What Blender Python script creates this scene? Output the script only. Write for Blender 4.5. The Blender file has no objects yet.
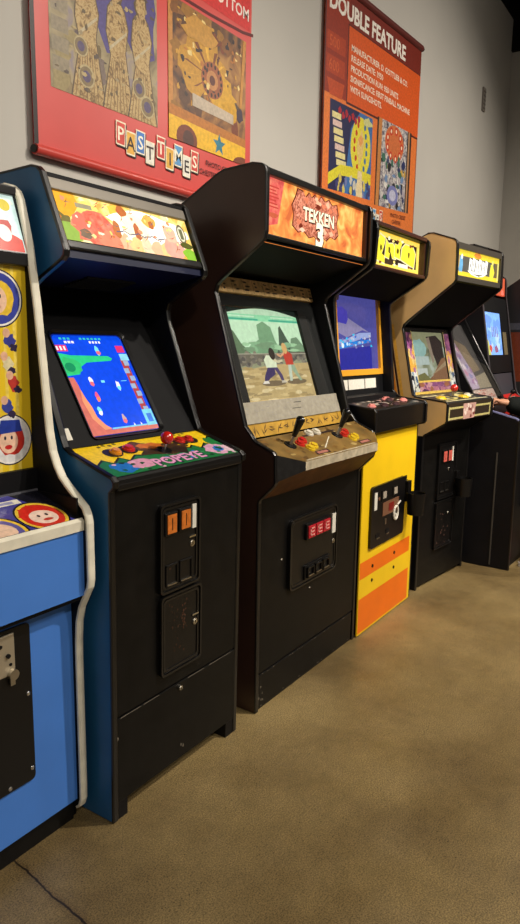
import bpy, bmesh, math, random
from mathutils import Vector, Matrix
rnd = random.Random(7)
C = bpy.context.scene.collection
S = bpy.context.scene

# ------------------------------------------------------------------ materials
def lin(c):
    def f(v):
        v = v / 255.0
        return v / 12.92 if v <= 0.04045 else ((v + 0.055) / 1.055) ** 2.4
    return (f(c[0]), f(c[1]), f(c[2]), 1.0)

MC = {}
def mat(name, col, rough=.5, spec=.5, metal=0., var=0., vscale=40., emis=0., bump=0., bscale=120., coat=0.):
    if name in MC: return MC[name]
    m = bpy.data.materials.new(name); m.use_nodes = True
    nt = m.node_tree; b = nt.nodes['Principled BSDF']
    base = lin(col)
    b.inputs['Base Color'].default_value = base
    b.inputs['Roughness'].default_value = rough
    b.inputs['Specular IOR Level'].default_value = spec
    b.inputs['Metallic'].default_value = metal
    if coat:
        b.inputs['Coat Weight'].default_value = coat; b.inputs['Coat Roughness'].default_value = .12
    if var or bump:
        tc = nt.nodes.new('ShaderNodeTexCoord')
    if var:
        n = nt.nodes.new('ShaderNodeTexNoise'); n.inputs['Scale'].default_value = vscale
        n.inputs['Detail'].default_value = 6
        nt.links.new(tc.outputs['Object'], n.inputs['Vector'])
        r = nt.nodes.new('ShaderNodeValToRGB')
        r.color_ramp.elements[0].position = .3; r.color_ramp.elements[1].position = .7
        r.color_ramp.elements[0].color = tuple(max(0, x * (1 - var)) for x in base[:3]) + (1,)
        r.color_ramp.elements[1].color = tuple(min(1, x * (1 + var)) for x in base[:3]) + (1,)
        nt.links.new(n.outputs['Fac'], r.inputs['Fac'])
        nt.links.new(r.outputs['Color'], b.inputs['Base Color'])
    if bump:
        n2 = nt.nodes.new('ShaderNodeTexNoise'); n2.inputs['Scale'].default_value = bscale
        bp = nt.nodes.new('ShaderNodeBump'); bp.inputs['Strength'].default_value = bump; bp.inputs['Distance'].default_value = .01
        nt.links.new(tc.outputs['Object'], n2.inputs['Vector'])
        nt.links.new(n2.outputs['Fac'], bp.inputs['Height']); nt.links.new(bp.outputs['Normal'], b.inputs['Normal'])
    if emis:
        b.inputs['Emission Color'].default_value = base
        b.inputs['Emission Strength'].default_value = emis
    MC[name] = m
    return m

def em(col, s=1.0, nz=.12):
    """back-lit print or screen phosphor"""
    k = 'lit_%d_%d_%d_%d' % (col[0], col[1], col[2], int(s * 100))
    if k in MC: return MC[k]
    m = bpy.data.materials.new(k); m.use_nodes = True
    b = m.node_tree.nodes['Principled BSDF']
    c = lin(col)
    b.inputs['Base Color'].default_value = (c[0] * .25, c[1] * .25, c[2] * .25, 1)
    b.inputs['Roughness'].default_value = .2
    nt = m.node_tree; b.inputs['Specular IOR Level'].default_value = .15
    tc = nt.nodes.new('ShaderNodeTexCoord'); n = nt.nodes.new('ShaderNodeTexNoise'); n.inputs['Scale'].default_value = 55; n.inputs['Detail'].default_value = 5
    r = nt.nodes.new('ShaderNodeValToRGB'); r.color_ramp.elements[0].position = .32; r.color_ramp.elements[1].position = .68
    r.color_ramp.elements[0].color = (c[0] * (1 - nz), c[1] * (1 - nz), c[2] * (1 - nz), 1); r.color_ramp.elements[1].color = (min(1, c[0] * (1 + nz * .7)), min(1, c[1] * (1 + nz * .7)), min(1, c[2] * (1 + nz * .7)), 1)
    nt.links.new(tc.outputs['Object'], n.inputs['Vector']); nt.links.new(n.outputs['Fac'], r.inputs['Fac']); nt.links.new(r.outputs['Color'], b.inputs['Emission Color'])
    b.inputs['Emission Strength'].default_value = s
    MC[k] = m
    return m

def emn(name, cols, scale, s=1.0, det=6, dist=0.):
    """back-lit mottled artwork: colours mixed by fine noise"""
    if name in MC: return MC[name]
    m = bpy.data.materials.new(name); m.use_nodes = True
    nt = m.node_tree; b = nt.nodes['Principled BSDF']; b.inputs['Specular IOR Level'].default_value = .15
    tc = nt.nodes.new('ShaderNodeTexCoord'); n = nt.nodes.new('ShaderNodeTexNoise'); n.inputs['Scale'].default_value = scale; n.inputs['Detail'].default_value = det
    n.inputs['Distortion'].default_value = dist
    r = nt.nodes.new('ShaderNodeValToRGB'); cr = r.color_ramp
    k = len(cols)
    while len(cr.elements) < k: cr.elements.new(.5)
    for i, c in enumerate(cols):
        cr.elements[i].position = .34 + .32 * i / (k - 1); cr.elements[i].color = lin(c)
    nt.links.new(tc.outputs['Object'], n.inputs['Vector']); nt.links.new(n.outputs['Fac'], r.inputs['Fac'])
    nt.links.new(r.outputs['Color'], b.inputs['Emission Color'])
    b.inputs['Base Color'].default_value = tuple(v * .2 for v in lin(cols[k // 2])[:3]) + (1,)
    b.inputs['Emission Strength'].default_value = s
    MC[name] = m
    return m
def prn(name, cols, scale, rough=.4, det=6, dist=0.):
    if name in MC: return MC[name]
    m = emn(name, cols, scale, 0., det, dist); nt = m.node_tree; b = nt.nodes['Principled BSDF']
    src = b.inputs['Emission Color'].links[0].from_socket
    nt.links.new(src, b.inputs['Base Color']); b.inputs['Roughness'].default_value = rough; b.inputs['Specular IOR Level'].default_value = .4
    return m

def pr(col, rough=.4):
    """printed ink"""
    return mat('print_%d_%d_%d_%d' % (col[0], col[1], col[2], int(rough * 100)), col, rough, .4, var=.16, vscale=70)

BLACK = mat('black_laminate', (14, 13, 12), .44, .2, var=.35, vscale=18, bump=.06, bscale=400)
BLACK2 = mat('black_side_paint', (13, 12, 15), .5, .25, var=.3, vscale=8)
INNER = mat('inner_black', (9, 9, 12), .55, .25)
BTRIM = mat('black_edge_trim', (16, 15, 15), .3, .6)
PLAST = mat('black_moulded_plastic', (12, 11, 11), .36, .4)
HOOD = mat('matte_black_hood', (7, 7, 8), .8, .1)
STEEL = mat('steel', (190, 185, 175), .3, .5, 1.0)
CHROME = mat('chrome', (220, 218, 212), .15, .5, 1.0)
CREAM = mat('cream_edge_trim', (230, 224, 204), .45, .4, var=.12, vscale=20)
BLUE_F = mat('bright_blue_laminate', (72, 128, 214), .45, .4, var=.06, vscale=5)
BLUE_S = mat('deep_blue_side_paint', (36, 94, 140), .4, .45, var=.12, vscale=6)
YELLOW = mat('yellow_laminate', (240, 198, 22), .4, .45, var=.05, vscale=6)
ORANGE = mat('orange_laminate', (236, 112, 12), .4, .45, var=.05, vscale=6)
WOOD = mat('tan_side_laminate', (226, 184, 122), .4, .45, var=.08, vscale=6)
OLIVE = mat('worn_tan_panel_print', (126, 98, 48), .4, .5, var=.35, vscale=14)
WORN = mat('worn_pale_edge', (176, 164, 140), .6, .3, var=.3, vscale=30)
BROWNU = mat('bare_brown_wood', (104, 66, 30), .55, .3, var=.3, vscale=20)
WHITE = mat('white_card', (216, 212, 200), .6, .3, var=.08, vscale=60)
RED_B = mat('red_ball_plastic', (196, 30, 22), .2, .6, coat=.5)
RED = mat('red_plastic', (198, 40, 30), .25, .6, coat=.3)
YEL_B = mat('yellow_button_plastic', (226, 190, 40), .25, .6, coat=.3)
WHT_B = mat('white_button_plastic', (220, 214, 196), .3, .6)
PINK_B = mat('pink_button_plastic', (226, 140, 132), .3, .6)
BROWN_S = mat('brown_side_laminate', (92, 46, 32), .4, .45, var=.3, vscale=4)

def glass_mat():
    if 'clear_glass' in MC: return MC['clear_glass']
    m = bpy.data.materials.new('clear_glass'); m.use_nodes = True
    nt = m.node_tree; nt.nodes.clear()
    o = nt.nodes.new('ShaderNodeOutputMaterial'); mx = nt.nodes.new('ShaderNodeMixShader')
    t = nt.nodes.new('ShaderNodeBsdfTransparent'); g = nt.nodes.new('ShaderNodeBsdfGlossy')
    fr = nt.nodes.new('ShaderNodeFresnel'); fr.inputs['IOR'].default_value = 1.5
    t.inputs['Color'].default_value = (.94, .95, .95, 1); g.inputs['Roughness'].default_value = .03
    ge = nt.nodes.new('ShaderNodeNewGeometry'); inv = nt.nodes.new('ShaderNodeMath'); inv.operation = 'SUBTRACT'; inv.inputs[0].default_value = 1
    nt.links.new(ge.outputs['Backfacing'], inv.inputs[1]); mu = nt.nodes.new('ShaderNodeMath'); mu.operation = 'MULTIPLY'
    nt.links.new(fr.outputs[0], mu.inputs[0]); nt.links.new(inv.outputs[0], mu.inputs[1]); nt.links.new(mu.outputs[0], mx.inputs[0]); nt.links.new(t.outputs[0], mx.inputs[1]); nt.links.new(g.outputs[0], mx.inputs[2])
    nt.links.new(mx.outputs[0], o.inputs[0])
    MC['clear_glass'] = m
    return m

# ------------------------------------------------------------------ mesh builder
class MB:
    def __init__(s, M=None):
        s.v = []; s.f = []; s.mi = []; s.mats = []; s.sm = []; s.M = M or Matrix()
    def idx(s, m):
        if m not in s.mats: s.mats.append(m)
        return s.mats.index(m)
    def add(s, vs, fs, m, smooth=False):
        o = len(s.v); i = s.idx(m)
        s.v += [s.M @ Vector(p) for p in vs]
        for f in fs:
            s.f.append([o + k for k in f]); s.mi.append(i); s.sm.append(smooth)
        return s
    def box(s, x0, x1, y0, y1, z0, z1, m, bev=0.):
        if bev <= 0:
            vs = [(x, y, z) for x in (x0, x1) for y in (y0, y1) for z in (z0, z1)]
            fs = [(0, 1, 3, 2), (4, 6, 7, 5), (0, 4, 5, 1), (2, 3, 7, 6), (0, 2, 6, 4), (1, 5, 7, 3)]
            return s.add(vs, fs, m)
        bm = bmesh.new(); bmesh.ops.create_cube(bm, size=1)
        for v in bm.verts:
            v.co = Vector(((x0 + x1) / 2 + v.co.x * (x1 - x0), (y0 + y1) / 2 + v.co.y * (y1 - y0), (z0 + z1) / 2 + v.co.z * (z1 - z0)))
        bmesh.ops.bevel(bm, geom=bm.edges[:], offset=bev, segments=2, profile=.5, affect='EDGES')
        return s.bm(bm, m)
    def bm(s, bm, m, smooth=False):
        bm.verts.index_update()
        s.add([v.co[:] for v in bm.verts], [[v.index for v in f.verts] for f in bm.faces], m, smooth)
        bm.free(); return s
    def prism(s, prof, x0, x1, m, m0=None, m1=None):
        """profile in (y,z) extruded along x; m0/m1 materials of the x0/x1 faces"""
        n = len(prof)
        vs = [(x0, y, z) for y, z in prof] + [(x1, y, z) for y, z in prof]
        area = sum(prof[i][0] * prof[(i + 1) % n][1] - prof[(i + 1) % n][0] * prof[i][1] for i in range(n))
        a = list(range(n)); b = list(range(n, 2 * n))
        if area > 0: a = a[::-1]
        else: b = b[::-1]
        s.add(vs, [[(i), (i + 1) % n, n + (i + 1) % n, n + i] if area > 0 else [(i), n + i, n + (i + 1) % n, (i + 1) % n] for i in range(n)], m)
        s.add(vs[:n], [a], m0 or m)
        s.add(vs[n:], [[k - n for k in b]], m1 or m)
        return s
    def plate(s, outline, y0, y1, m, side=None):
        """outline in (x,z), thick along y (y0 in front)"""
        n = len(outline)
        vs = [(x, y0, z) for x, z in outline] + [(x, y1, z) for x, z in outline]
        area = sum(outline[i][0] * outline[(i + 1) % n][1] - outline[(i + 1) % n][0] * outline[i][1] for i in range(n))
        fr = list(range(n)) if area > 0 else list(range(n))[::-1]
        s.add(vs[:n], [fr], m)
        s.add(vs[n:], [fr[::-1]], m)
        s.add(vs, [[i, n + i, n + (i + 1) % n, (i + 1) % n] if area > 0 else [i, (i + 1) % n, n + (i + 1) % n, n + i] for i in range(n)], side or m)
        return s
    def cyl(s, p0, p1, r0, r1, m, n=16, smooth=True):
        p0 = Vector(p0); p1 = Vector(p1); d = (p1 - p0).normalized()
        a = d.orthogonal().normalized(); b = d.cross(a)
        vs = []
        for p, r in ((p0, r0), (p1, r1)):
            for i in range(n):
                t = 2 * math.pi * i / n
                vs.append(p + a * (r * math.cos(t)) + b * (r * math.sin(t)))
        s.add(vs, [[i, (i + 1) % n, n + (i + 1) % n, n + i] for i in range(n)], m, smooth)
        s.add(vs, [list(range(n))[::-1], list(range(n, 2 * n))], m)
        return s
    def ball(s, c, r, m, sc=(1, 1, 1), seg=20):
        bm = bmesh.new(); bmesh.ops.create_uvsphere(bm, u_segments=seg, v_segments=seg // 2, radius=r)
        for v in bm.verts: v.co = Vector((c[0] + v.co.x * sc[0], c[1] + v.co.y * sc[1], c[2] + v.co.z * sc[2]))
        return s.bm(bm, m, True)
    def strip(s, path, x, w, th, m, closed=False):
        """moulding of width w (along x) and thickness th following a (y,z) path, outside on the left of travel"""
        n = len(path); P = [Vector((p[0], p[1])) for p in path]; N = []
        for i in range(n):
            a = P[max(i - 1, 0)]; b = P[min(i + 1, n - 1)]
            t = (b - a).normalized(); N.append(Vector((-t.y, t.x)))
        vs = []
        for i in range(n):
            for dx, k in ((-w / 2, -.002), (-w / 2, th * .6), (-w * .3, th), (w * .3, th), (w / 2, th * .6), (w / 2, -.002)):
                q = P[i] + N[i] * k; vs.append((x + dx, q.x, q.y))
        fs = []
        for i in range(n - 1):
            for k in range(6):
                fs.append([i * 6 + k, i * 6 + (k + 1) % 6, (i + 1) * 6 + (k + 1) % 6, (i + 1) * 6 + k])
        fs += [[0, 1, 2, 3, 4, 5][::-1], [(n - 1) * 6 + k for k in range(6)]]
        return s.add(vs, fs, m)
    def hull(s, pts, fn):
        bm = bmesh.new()
        for p in pts: bm.verts.new(p)
        r = bmesh.ops.convex_hull(bm, input=bm.verts[:])
        bmesh.ops.dissolve_limit(bm, angle_limit=.01, verts=bm.verts[:], edges=bm.edges[:])
        bm.normal_update(); bm.verts.index_update()
        for f in bm.faces:
            s.add([v.co[:] for v in f.verts], [list(range(len(f.verts)))], fn(f.normal))
        bm.free(); return s
    def build(s, name, parent=None, kind=None, label=None):
        me = bpy.data.meshes.new(name); me.from_pydata([tuple(p) for p in s.v], [], s.f)
        for m in s.mats: me.materials.append(m)
        me.polygons.foreach_set('material_index', s.mi); me.polygons.foreach_set('use_smooth', s.sm)
        me.update()
        o = bpy.data.objects.new(name, me); C.objects.link(o)
        if parent: o.parent = parent
        if kind: o['kind'] = kind
        if label: o['label'] = label
        return o

def rrect(x0, x1, z0, z1, r, n=5):
    out = []
    for cx, cz, a0 in ((x1 - r, z0 + r, -90), (x1 - r, z1 - r, 0), (x0 + r, z1 - r, 90), (x0 + r, z0 + r, 180)):
        for i in range(n + 1):
            a = math.radians(a0 + 90 * i / n); out.append((cx + r * math.cos(a), cz + r * math.sin(a)))
    return out
def ell(cx, cz, rx, rz, n=18, a=0.):
    out = []
    for i in range(n):
        t = 2 * math.pi * i / n; x = rx * math.cos(t); y = rz * math.sin(t)
        out.append((cx + x * math.cos(a) - y * math.sin(a), cz + x * math.sin(a) + y * math.cos(a)))
    return out
def rc(x0, x1, z0, z1): return [(x0, z0), (x1, z0), (x1, z1), (x0, z1)]
def blob(cx, cz, rx, rz, n=14, j=.3, r=rnd):
    return [(cx + rx * (1 + r.uniform(-j, j)) * math.cos(2 * math.pi * i / n), cz + rz * (1 + r.uniform(-j, j)) * math.sin(2 * math.pi * i / n)) for i in range(n)]
def star(cx, cz, r, k=5, q=.42, a0=90):
    return [(cx + (r if i % 2 == 0 else r * q) * math.cos(math.radians(a0 + 180 * i / k)), cz + (r if i % 2 == 0 else r * q) * math.sin(math.radians(a0 + 180 * i / k))) for i in range(2 * k)]

TXT = {}
def text_geo(body, size, bold=0.):
    k = (body, size, bold)
    if k in TXT: return TXT[k]
    cu = bpy.data.curves.new('lettering', 'FONT'); cu.body = body; cu.size = size; cu.offset = bold * size; cu.resolution_u = 2
    o = bpy.data.objects.new('lettering', cu); C.objects.link(o)
    bpy.context.view_layer.update()
    dg = bpy.context.evaluated_depsgraph_get()
    me = bpy.data.meshes.new_from_object(o.evaluated_get(dg))
    vs = [(v.co.x, v.co.y) for v in me.vertices]; fs = [list(p.vertices) for p in me.polygons]
    bpy.data.objects.remove(o); bpy.data.curves.remove(cu); bpy.data.meshes.remove(me)
    TXT[k] = (vs, fs); return vs, fs

class Art:
    """flat print: stacked coloured shapes in a plane (origin O, right U, up V); later layers lie a hair in front"""
    def __init__(s, O, U, V, step=.000012, clip=None):
        s.O = Vector(O); s.U = Vector(U); s.V = Vector(V); s.N = s.U.cross(s.V).normalized()
        s.step = step; s.k = 1; s.mb = MB(); s.clip = clip
    def p(s, x, z): return s.O + s.U * x + s.V * z + s.N * (s.step * s.k)
    def poly(s, pts, m, up=True):
        if s.clip:
            pts = s.cut(pts)
            if len(pts) < 3: return s
        a = sum(pts[i][0] * pts[(i + 1) % len(pts)][1] - pts[(i + 1) % len(pts)][0] * pts[i][1] for i in range(len(pts)))
        if a < 0: pts = pts[::-1]
        s.mb.add([s.p(x, z) for x, z in pts], [list(range(len(pts)))], m)
        if up: s.k += 1
        return s
    def cut(s, pts):
        x0, x1, z0, z1 = s.clip
        def half(ps, ins, inter):
            o = []
            for i in range(len(ps)):
                a = ps[i - 1]; b = ps[i]
                if ins(b):
                    if not ins(a): o.append(inter(a, b))
                    o.append(b)
                elif ins(a): o.append(inter(a, b))
            return o
        def ix(v): return lambda a, b: (v, a[1] + (b[1] - a[1]) * (v - a[0]) / (b[0] - a[0]))
        def iz(v): return lambda a, b: (a[0] + (b[0] - a[0]) * (v - a[1]) / (b[1] - a[1]), v)
        pts = half(pts, lambda q: q[0] >= x0, ix(x0))
        if pts: pts = half(pts, lambda q: q[0] <= x1, ix(x1))
        if pts: pts = half(pts, lambda q: q[1] >= z0, iz(z0))
        if pts: pts = half(pts, lambda q: q[1] <= z1, iz(z1))
        return pts
    def many(s, lst, m):
        for q in lst: s.poly(q, m, False)
        s.k += 1; return s
    def text(s, body, x, z, size, m, bold=0., align='L', sx=1., rot=0.):
        vs, fs = text_geo(body, size, bold)
        if not vs: return s
        w = max(v[0] for v in vs) * sx
        dx = 0 if align == 'L' else (-w if align == 'R' else -w / 2)
        ca, sa = math.cos(rot), math.sin(rot)
        P = []
        for vx, vz in vs:
            a = vx * sx + dx
            P.append(s.p(x + a * ca - vz * sa, z + a * sa + vz * ca))
        s.mb.add(P, fs, m); s.k += 1
        return s
    def build(s, name, parent=None, label=None): return s.mb.build(name, parent, None, label)

def empty(name, loc, rz, label, cat, group=None):
    o = bpy.data.objects.new(name, None); C.objects.link(o)
    o.location = loc; o.rotation_euler = (0, 0, math.radians(rz)); o.empty_display_size = .1
    o['label'] = label; o['category'] = cat
    if group: o['group'] = group
    return o

CABS = 'arcade cabinets in a row along the wall'
def plane(y0, z0, k):
    """frame of a plane through (y0,z0) reclining k in y per unit z: returns U,V unit"""
    V = Vector((0, k, 1)).normalized()
    return Vector((1, 0, 0)), V
def planeM(x0, y0, z0, k):
    """matrix whose local x=right, z=up the plane, y=into it, origin on the plane"""
    V = Vector((0, k, 1)).normalized(); U = Vector((1, 0, 0)); N = V.cross(U) * -1
    N = Vector((0, V.z, -V.y))
    M = Matrix((( U.x, N.x, V.x, x0), (U.y, N.y, V.y, y0), (U.z, N.z, V.z, z0), (0, 0, 0, 1)))
    return M

def sides(root, prof, W, mo_left, mo_right, trim_mat, trim_path, th=.018, inner=None, trim_w=None, trim_th=.004):
    inner = inner or INNER
    L = MB().prism(prof, 0, th, INNER, mo_left, inner).build('side_panel', root)
    MB().strip(trim_path, th / 2, trim_w or th + .003, trim_th, trim_mat).build('edge_trim', L)
    Rr = MB().prism(prof, W - th, W, INNER, inner, mo_right).build('side_panel', root)
    MB().strip(trim_path, W - th / 2, trim_w or th + .003, trim_th, trim_mat).build('edge_trim', Rr)
    return L, Rr

def slot_button(parent, M, x0, x1, z0, z1, m, name='coin_slot'):
    a = MB(M).box(x0, x1, -.018, 0, z0, z1, PLAST, .003)
    iw = (x1 - x0) * .14; ih = (z1 - z0) * .1
    a.box(x0 + iw, x1 - iw, -.0205, -.017, z0 + ih, z1 - ih, m)
    a.box((x0 + x1) / 2 - .0015, (x0 + x1) / 2 + .0015, -.0212, -.018, z0 + ih * 2.4, z1 - ih * 2.4, PLAST)
    return a.build(name, parent)
def ret_slot(parent, M, x0, x1, z0, z1):
    a = MB(M)
    f = .007
    a.box(x0, x1, -.014, 0, z1 - f, z1, PLAST, .002).box(x0, x1, -.014, 0, z0, z0 + f, PLAST, .002)
    a.box(x0, x0 + f, -.014, 0, z0, z1, PLAST, .002).box(x1 - f, x1, -.014, 0, z0, z1, PLAST, .002)
    a.box(x0 + f, x1 - f, -.004, 0, z0 + f, z1 - f, INNER)
    a.box(x0 + f, x1 - f, -.015, -.010, z0 + f, z0 + f + .004, STEEL)
    return a.build('coin_return', parent)
def lock(parent, M, x, z, r=.011):
    a = MB(M).cyl((x, -.012, z), (x, .002, z), r, r, STEEL).cyl((x, -.014, z), (x, -.012, z), r * .7, r * .7, CHROME)
    a.box(x - .0012, x + .0012, -.0146, -.0138, z - r * .5, z + r * .5, INNER)
    return a.build('lock', parent)
def frame_door(parent, M, x0, x1, z0, z1, name='coin_door', r=.02, marks=(), mm=None):
    a = MB(M).plate(rrect(x0, x1, z0, z1, r), -.010, .002, PLAST)
    # raised rim
    for k, (b, y) in enumerate(((.0, -.016), (.012, -.013))):
        o = rrect(x0 + b, x1 - b, z0 + b, z1 - b, r * .9); i = rrect(x0 + b + .007, x1 - b - .007, z0 + b + .007, z1 - b - .007, r * .75)
        n = len(o)
        vs = [(x, y, z) for x, z in o] + [(x, y, z) for x, z in i] + [(x, -.009, z) for x, z in o] + [(x, -.009, z) for x, z in i]
        fs = [[j, (j + 1) % n, n + (j + 1) % n, n + j] for j in range(n)]
        fs += [[2 * n + j, 2 * n + (j + 1) % n, (j + 1) % n, j] for j in range(n)]
        fs += [[n + j, n + (j + 1) % n, 3 * n + (j + 1) % n, 3 * n + j] for j in range(n)]
        a.add(vs, fs, BTRIM)
    for q in marks: a.add([(x, -.0105, z) for x, z in q], [list(range(len(q)))], mm)
    return a.build(name, parent)
def joystick(parent, M, x, y, ballm, shaftm, h=.07, r=.0175, bat=False, tilt=(0, 0)):
    a = MB(M)
    top = (x + tilt[0], -h, y + tilt[1])
    a.cyl((x, -.004, y), (x, 0, y), .024, .026, PLAST)
    if bat:
        a.cyl((x, -.004, y), (x + tilt[0] * .4, -h * .35, y + tilt[1] * .4), .007, .007, shaftm)
        a.cyl((x + tilt[0] * .4, -h * .35, y + tilt[1] * .4), top, .009, .017, ballm, 18)
        a.ball((top[0], top[1], top[2]), .0172, ballm, (1, .9, 1))
    else:
        a.cyl((x, -.004, y), top, .0055, .0055, shaftm)
        a.ball(top, r, ballm)
    return a.build('joystick', parent)
def button(parent, M, x, y, m, r=.0145, rx=1.):
    a = MB(M)
    n = 18
    for (y0, y1, r0, r1) in ((-.006, 0, r * 1.15, r * 1.25), (-.012, -.006, r * .78, r * .85)):
        o0 = [(x + r0 * rx * math.cos(2 * math.pi * i / n), y0, y + r0 * math.sin(2 * math.pi * i / n)) for i in range(n)]
        o1 = [(x + r1 * rx * math.cos(2 * math.pi * i / n), y1, y + r1 * math.sin(2 * math.pi * i / n)) for i in range(n)]
        a.add(o0 + o1, [[i, n + i, n + (i + 1) % n, (i + 1) % n] for i in range(n)] + [list(range(n))], m)
    return a.build('button', parent)
def opening(x0, x1, z0, z1, hole, y0, y1, m, M, mb=None):
    """board with a hole (hole: x0,x1,z0,z1)"""
    a = mb or MB(M)
    hx0, hx1, hz0, hz1 = hole
    a.box(x0, hx0, y0, y1, z0, z1, m).box(hx1, x1, y0, y1, z0, z1, m)
    a.box(hx0, hx1, y0, y1, z0, hz0, m).box(hx0, hx1, y0, y1, hz1, z1, m)
    return a

# ------------------------------------------------------------------ setting
def concrete():
    m = bpy.data.materials.new('polished_concrete'); m.use_nodes = True
    nt = m.node_tree; b = nt.nodes['Principled BSDF']; L = nt.links
    tc = nt.nodes.new('ShaderNodeTexCoord')
    def noise(scale, det=6, rough=.6):
        n = nt.nodes.new('ShaderNodeTexNoise'); n.inputs['Scale'].default_value = scale; n.inputs['Detail'].default_value = det
        n.inputs['Roughness'].default_value = rough
        L.new(tc.outputs['Object'], n.inputs['Vector']); return n
    def ramp(src, p0, p1, c0, c1):
        r = nt.nodes.new('ShaderNodeValToRGB'); r.color_ramp.elements[0].position = p0; r.color_ramp.elements[1].position = p1
        r.color_ramp.elements[0].color = c0; r.color_ramp.elements[1].color = c1
        L.new(src, r.inputs['Fac']); return r
    big = ramp(noise(1.1, 7).outputs['Fac'], .36, .66, lin((108, 90, 58)), lin((158, 137, 94)))
    fine = ramp(noise(230, 2, .8).outputs['Fac'], .40, .60, (.52, .49, .44, 1), (1.34, 1.32, 1.26, 1))
    mid = ramp(noise(24, 9, .75).outputs['Fac'], .34, .66, (.84, .86, .86, 1), (1.08, 1.08, 1.08, 1))
    def mul(a, c):
        x = nt.nodes.new('ShaderNodeMixRGB'); x.blend_type = 'MULTIPLY'; x.inputs[0].default_value = 1
        L.new(a, x.inputs[1]); L.new(c, x.inputs[2]); return x
    col = mul(mul(big.outputs[0], fine.outputs[0]).outputs[0], mid.outputs[0])
    # pits
    vo = nt.nodes.new('ShaderNodeTexVoronoi'); vo.inputs['Scale'].default_value = 55; L.new(tc.outputs['Object'], vo.inputs['Vector'])
    pit = ramp(vo.outputs['Distance'], .08, .16, (.30, .26, .22, 1), (1, 1, 1, 1))
    vm = ramp(noise(3.1, 3).outputs['Fac'], .48, .56, (1, 1, 1, 1), (0, 0, 0, 1))
    pm = nt.nodes.new('ShaderNodeMixRGB'); L.new(vm.outputs[0], pm.inputs[0]); L.new(pit.outputs[0], pm.inputs[1]); pm.inputs[2].default_value = (1, 1, 1, 1)
    col = mul(col.outputs[0], pm.outputs[0])
    # crack along a straight line with a ragged edge
    sp = nt.nodes.new('ShaderNodeSeparateXYZ'); L.new(tc.outputs['Object'], sp.inputs[0])
    def math_(op, a, c=None):
        n = nt.nodes.new('ShaderNodeMath'); n.operation = op
        for i, q in enumerate((a, c)):
            if q is None: continue
            if isinstance(q, (int, float)): n.inputs[i].default_value = q
            else: L.new(q, n.inputs[i])
        return n.outputs[0]
    nx, ny = .9941, -.1082      # unit normal of the crack line
    d = math_('ADD', math_('MULTIPLY', sp.outputs['X'], nx), math_('MULTIPLY', sp.outputs['Y'], ny))
    d = math_('SUBTRACT', d, 1.012 * nx + 1.432 * ny)
    wob = math_('MULTIPLY', math_('SUBTRACT', noise(9, 6, .7).outputs['Fac'], .5), .03)
    d = math_('ABSOLUTE', math_('ADD', d, wob))
    wid = math_('ADD', .0012, math_('MULTIPLY', noise(6, 4).outputs['Fac'], .0035))
    cr = math_('DIVIDE', d, wid)
    crr = ramp(cr, .75, 1.0, (.14, .11, .08, 1), (1, 1, 1, 1)); crr.color_ramp.elements[0].position = .8
    halo = ramp(d, .0, .022, (.72, .68, .62, 1), (1, 1, 1, 1))
    col = mul(mul(col.outputs[0], crr.outputs[0]).outputs[0], halo.outputs[0])
    L.new(col.outputs[0], b.inputs['Base Color'])
    rr = ramp(noise(5, 4).outputs['Fac'], .3, .7, (.34, .34, .34, 1), (.52, .52, .52, 1))
    L.new(rr.outputs[0], b.inputs['Roughness'])
    bp = nt.nodes.new('ShaderNodeBump'); bp.inputs['Strength'].default_value = .12; bp.inputs['Distance'].default_value = .004
    L.new(noise(70, 4).outputs['Fac'], bp.inputs['Height']); L.new(bp.outputs['Normal'], b.inputs['Normal'])
    return m

WALL = mat('painted_wall', (190, 186, 178), .75, .25, var=.03, vscale=2, bump=.03, bscale=260)
DARKC = mat('black_ceiling_paint', (14, 13, 13), .8, .2)
MB().box(-3, 9, -6, 2.4, -.1, 0, concrete()).build('floor', kind='structure')
MB().box(-3, 7.95, 2.2, 2.35, 0, 4.72, WALL).build('wall_back', kind='structure')
MB().box(7.95, 8.1, -6, 2.35, 0, 4.42, WALL).build('wall_right', kind='structure')
MB().box(-3, 9, -6, 2.4, 4.85, 4.95, DARKC).build('ceiling', kind='structure')
MB().box(7.9, 8.1, -6, 2.2, 4.42, 4.85, DARKC).build('trim_1', kind='structure')
MB().box(-3, 7.95, 2.19, 2.35, 4.72, 4.85, DARKC).build('trim_2', kind='structure')

# small plate high on the wall
pl = MB()
pl.box(7.02, 7.10, 2.185, 2.2, 3.61, 3.82, mat('grey_plate', (120, 112, 104), .5), .004)
for i in range(5): pl.box(7.03, 7.09, 2.182, 2.186, 3.63 + i * .037, 3.642 + i * .037, mat('plate_slot', (92, 86, 80), .6))
w = pl.build('wall_vent'); w['label'] = 'small grey vent plate high on the wall to the right of the orange banner'; w['category'] = 'vent'

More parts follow.
